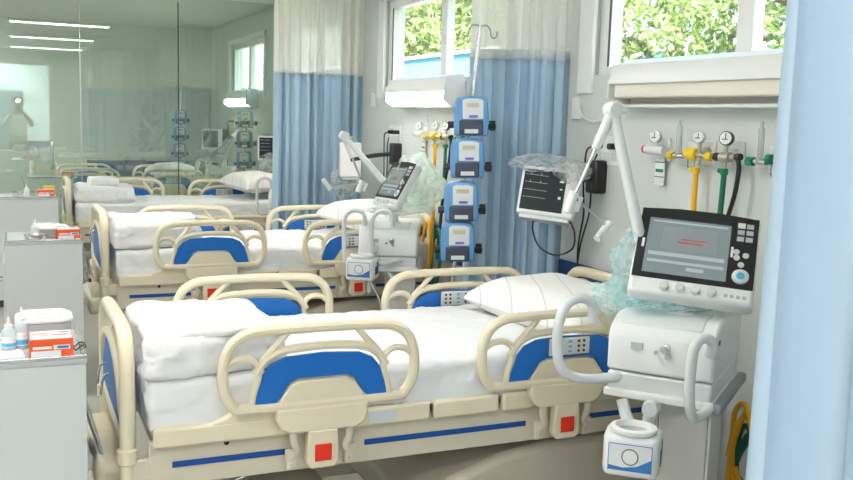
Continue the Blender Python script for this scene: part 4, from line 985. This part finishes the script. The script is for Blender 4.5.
# coiled hoses behind the carts
def coil(parent_label, c, m, r, n, seed, kind, tw):
    rnd = random.Random(seed); pts = []
    for i in range(n * 8):
        a = i * PI / 4; rr = r * (.85 + .25 * rnd.random())
        pts.append((c[0] + tw * math.sin(i * .9), c[1] + rr * .7 * math.cos(a), c[2] + rr * 1.3 * math.sin(a) + .003 * i))
    return tag(obj(kind, MB().tube(pts, .010, 10, smooth=4), m), parent_label, 'hose')
coil('coiled yellow hose hanging behind the nearest ventilator cart', (2.38, 2.50, .42), M['hose_y'], .12, 3, 1, 'coiled_hose', .02)
coil('coiled dark green hose tangled with the yellow one, nearest cart', (2.42, 2.52, .36), M['hose_g'], .10, 3, 4, 'coiled_hose', .02)
coil('coiled yellow hose behind the second ventilator cart', (2.45, 5.55, .75), M['hose_y'], .16, 2, 7, 'coiled_hose', .02)
coil('coiled dark green hose behind the second ventilator cart', (2.48, 5.45, .72), M['hose_g'], .15, 2, 9, 'coiled_hose', .02)

# ------------------------------------------------------------------ outdoors
struct('ground', MB().bb(WX + TH, 40, -20, 40, -.3, -.15), M['grass'], smooth=False)
def tree(c, rad, n, leaf, trunk_r, label, seed, name='tree', m='leaf'):
    t = thing(name, label, 'tree', (c[0], c[1], -.15), 0, 'trees outside the windows')
    mb = MB(); h = c[2] - rad[2] * .5
    mb.tube([(0, 0, 0), (.05, .05, h * .5), (0, .1, h), (.1, .0, h + rad[2] * .6)], [trunk_r, trunk_r * .8, trunk_r * .6, trunk_r * .3], 10, smooth=3)
    for k in range(7):
        a = k * 2.4; mb.tube([(0, .05, h * .8), (rad[0] * .4 * math.cos(a), rad[1] * .4 * math.sin(a), h + .3), (rad[0] * .75 * math.cos(a), rad[1] * .75 * math.sin(a), h + rad[2] * (.2 + .1 * (k % 4)))], [trunk_r * .45, trunk_r * .3, trunk_r * .1], 7, smooth=3)
    obj('trunk', mb, M['trunk'], t)
    r = np.random.RandomState(seed); nc = max(12, n // 160)
    d = r.normal(size=(nc, 3)); d /= np.linalg.norm(d, axis=1)[:, None]; cc = d * (r.rand(nc, 1) ** .4) * np.array(rad) * .9
    k = r.randint(0, nc, n); p = cc[k] + r.normal(size=(n, 3)) * (.16 * np.array(rad).mean())
    p[:, 2] += c[2] + .15
    a = r.normal(size=(n, 3)); a /= np.linalg.norm(a, axis=1)[:, None]; b = np.cross(a, r.normal(size=(n, 3))); b /= np.linalg.norm(b, axis=1)[:, None]
    s = leaf * (.6 + .8 * r.rand(n, 1)); A = a * s; B = b * s * .38
    nn = np.cross(a, b) * s * .12
    V = np.stack([p - A, p - B + nn, p + A, p + B + nn], 1).reshape(-1, 3)
    me = bpy.data.meshes.new('foliage'); me.from_pydata(V.tolist(), [], [(4 * i, 4 * i + 1, 4 * i + 2, 4 * i + 3) for i in range(n)]); me.materials.append(M[m])
    o = bpy.data.objects.new('foliage', me); C.objects.link(o); o.parent = t
    return t
tree((6.6, 5.6, 3.3), (1.5, 1.9, 1.7), 15000, .055, .12, 'leafy green tree filling the left part of the nearest window', 1)
tree((6.9, 8.7, 3.1), (1.5, 1.6, 1.5), 9000, .055, .12, 'leafy tree behind the mullion of the nearest window', 2)
tree((6.4, 2.6, 3.0), (1.5, 1.9, 1.6), 12000, .055, .12, 'leafy green tree at the right part of the nearest window', 3)
tree((13.5, 29.5, 5.2), (3.0, 3.6, 2.8), 14000, .12, .2, 'pale green tree seen through the window at the second bed', 4, m='leaf2')
tree((15.5, 37.5, 5.4), (3.2, 3.4, 2.6), 11000, .13, .2, 'pale green tree farther off, at the left edge of the second window', 5, m='leaf2')
t = thing('outbuilding', 'low white outbuilding with a blue band, outside the window at the second bed', 'building', (9.0, 22, -.15), 0)
obj('wall', MB().bb(-1.2, 1.0, -9, 10, 0, 2.66), M['outwhite'], t, smooth=False)
obj('blue_band', MB().bb(-1.22, 1.02, -9.02, 10.02, 2.66, 3.02), M['bluewall'], t, smooth=False)
obj('roof_edge', MB().bb(-1.3, 1.1, -9.1, 10.1, 3.02, 3.08), M['outwhite'], t, smooth=False)

# ------------------------------------------------------------------ the photographer, visible in the glass partition
def photographer():
    t = thing('person', 'person in white shirt and dark trousers raising a camera, reflected in the glass partition', 'person', (.06, -.52, 0))
    def skin(name, V, E_, m, parent, lv=2):
        me = bpy.data.meshes.new(name); me.from_pydata([v[:3] for v in V], E_, []); me.materials.append(m)
        o = bpy.data.objects.new(name, me); C.objects.link(o); o.parent = parent
        o.modifiers.new('skin', 'SKIN')
        sv = me.skin_vertices[0].data
        for i, v in enumerate(V): sv[i].radius = (v[3], v[4] if len(v) > 4 else v[3]); sv[i].use_root = (i == 0)
        s = o.modifiers.new('sub', 'SUBSURF'); s.levels = lv; s.render_levels = lv
        for p in me.polygons: p.use_smooth = True
        return o
    V = [(0, 0, .93, .15, .11), (0, 0, 1.12, .14, .10), (0, 0, 1.32, .17, .11), (0, 0, 1.44, .12, .09), (0, .02, 1.52, .055), (0, .04, 1.60, .075), (0, .05, 1.69, .085), (0, .04, 1.76, .05),
         (.19, 0, 1.41, .06), (.25, .10, 1.24, .048), (.12, .27, 1.48, .036), (.085, .30, 1.53, .03),
         (-.19, 0, 1.41, .06), (-.25, .10, 1.24, .048), (-.12, .27, 1.48, .036), (-.085, .30, 1.53, .03),
         (.10, 0, .88, .09), (.11, .02, .48, .065), (.12, -.02, .10, .045), (.12, .10, .05, .04),
         (-.10, 0, .88, .09), (-.11, .02, .48, .065), (-.12, -.02, .10, .045), (-.12, .10, .05, .04)]
    E_ = [(0, 1), (1, 2), (2, 3), (3, 4), (4, 5), (5, 6), (6, 7), (3, 8), (8, 9), (9, 10), (10, 11), (3, 12), (12, 13), (13, 14), (14, 15), (0, 16), (16, 17), (17, 18), (18, 19), (0, 20), (20, 21), (21, 22), (22, 23)]
    skin('body', V, E_, M['skin'], t)
    skin('shirt', [(0, 0, .98, .165, .125), (0, 0, 1.14, .16, .12), (0, 0, 1.32, .185, .125), (0, 0, 1.45, .12, .095), (.19, 0, 1.41, .075), (.25, .09, 1.27, .062), (-.19, 0, 1.41, .075), (-.25, .09, 1.27, .062)],
         [(0, 1), (1, 2), (2, 3), (3, 4), (4, 5), (3, 6), (6, 7)], M['shirt'], t)
    skin('trousers', [(0, 0, .95, .165, .125), (.10, 0, .86, .10), (.11, .02, .48, .08), (.12, -.02, .10, .065), (-.10, 0, .86, .10), (-.11, .02, .48, .08), (-.12, -.02, .10, .065)],
         [(0, 1), (1, 2), (2, 3), (0, 4), (4, 5), (5, 6)], M['dkcloth'], t)
    skin('hair', [(0, .02, 1.72, .085), (0, -.005, 1.67, .08), (0, .04, 1.765, .065)], [(0, 1), (0, 2)], M['hair'], t)
    for s in (-1, 1):
        for k in range(4):
            z = 1.515 + k * .018
            skin('finger', [(s * .085, .30, z, .010), (s * .082, .335, z + .004, .009), (s * .060, .355, z + .004, .008), (s * .045, .352, z + .002, .007)], [(0, 1), (1, 2), (2, 3)], M['skin'], t, 1)
        skin('thumb', [(s * .08, .29, 1.51, .011), (s * .06, .275, 1.50, .010), (s * .045, .27, 1.51, .008)], [(0, 1), (1, 2)], M['skin'], t, 1)
    obj('nose', MB().prism([(-.012, 1.655), (.012, 1.655), (.005, 1.695), (-.005, 1.695)], .12, .145), M['skin'], t, bevel=.005)
    obj('ear', MB().lathe([(.012, -.006), (.02, 0), (.012, .006)], (.085, .04, 1.68), 12, 'x').lathe([(.012, -.006), (.02, 0), (.012, .006)], (-.085, .04, 1.68), 12, 'x'), M['skin'], t)
    c = thing('photo_camera', 'black camera with lit flash held up by the person in the reflection', 'camera', (.06, -.20, 1.54))
    obj('camera_body', MB().bb(-.065, .065, -.03, .025, -.045, .045).prism([(-.03, .045), (.03, .045), (.018, .07), (-.018, .07)], -.025, .02), M['black'], c, bevel=.008)
    obj('lens', MB().lathe([(.035, .025), (.035, .06), (.038, .065), (.038, .09), (.03, .09)], (0, 0, 0), 24, 'y'), M['charcoal'], c)
    f = obj('flash_unit', MB().bb(-.03, .03, -.03, .02, .07, .18).bb(-.035, .035, -.03, .04, .18, .235), M['black'], c, bevel=.005)
    obj('flash_window', MB().bb(-.03, .03, .04, .042, .185, .23), M['flash'], f)
photographer()
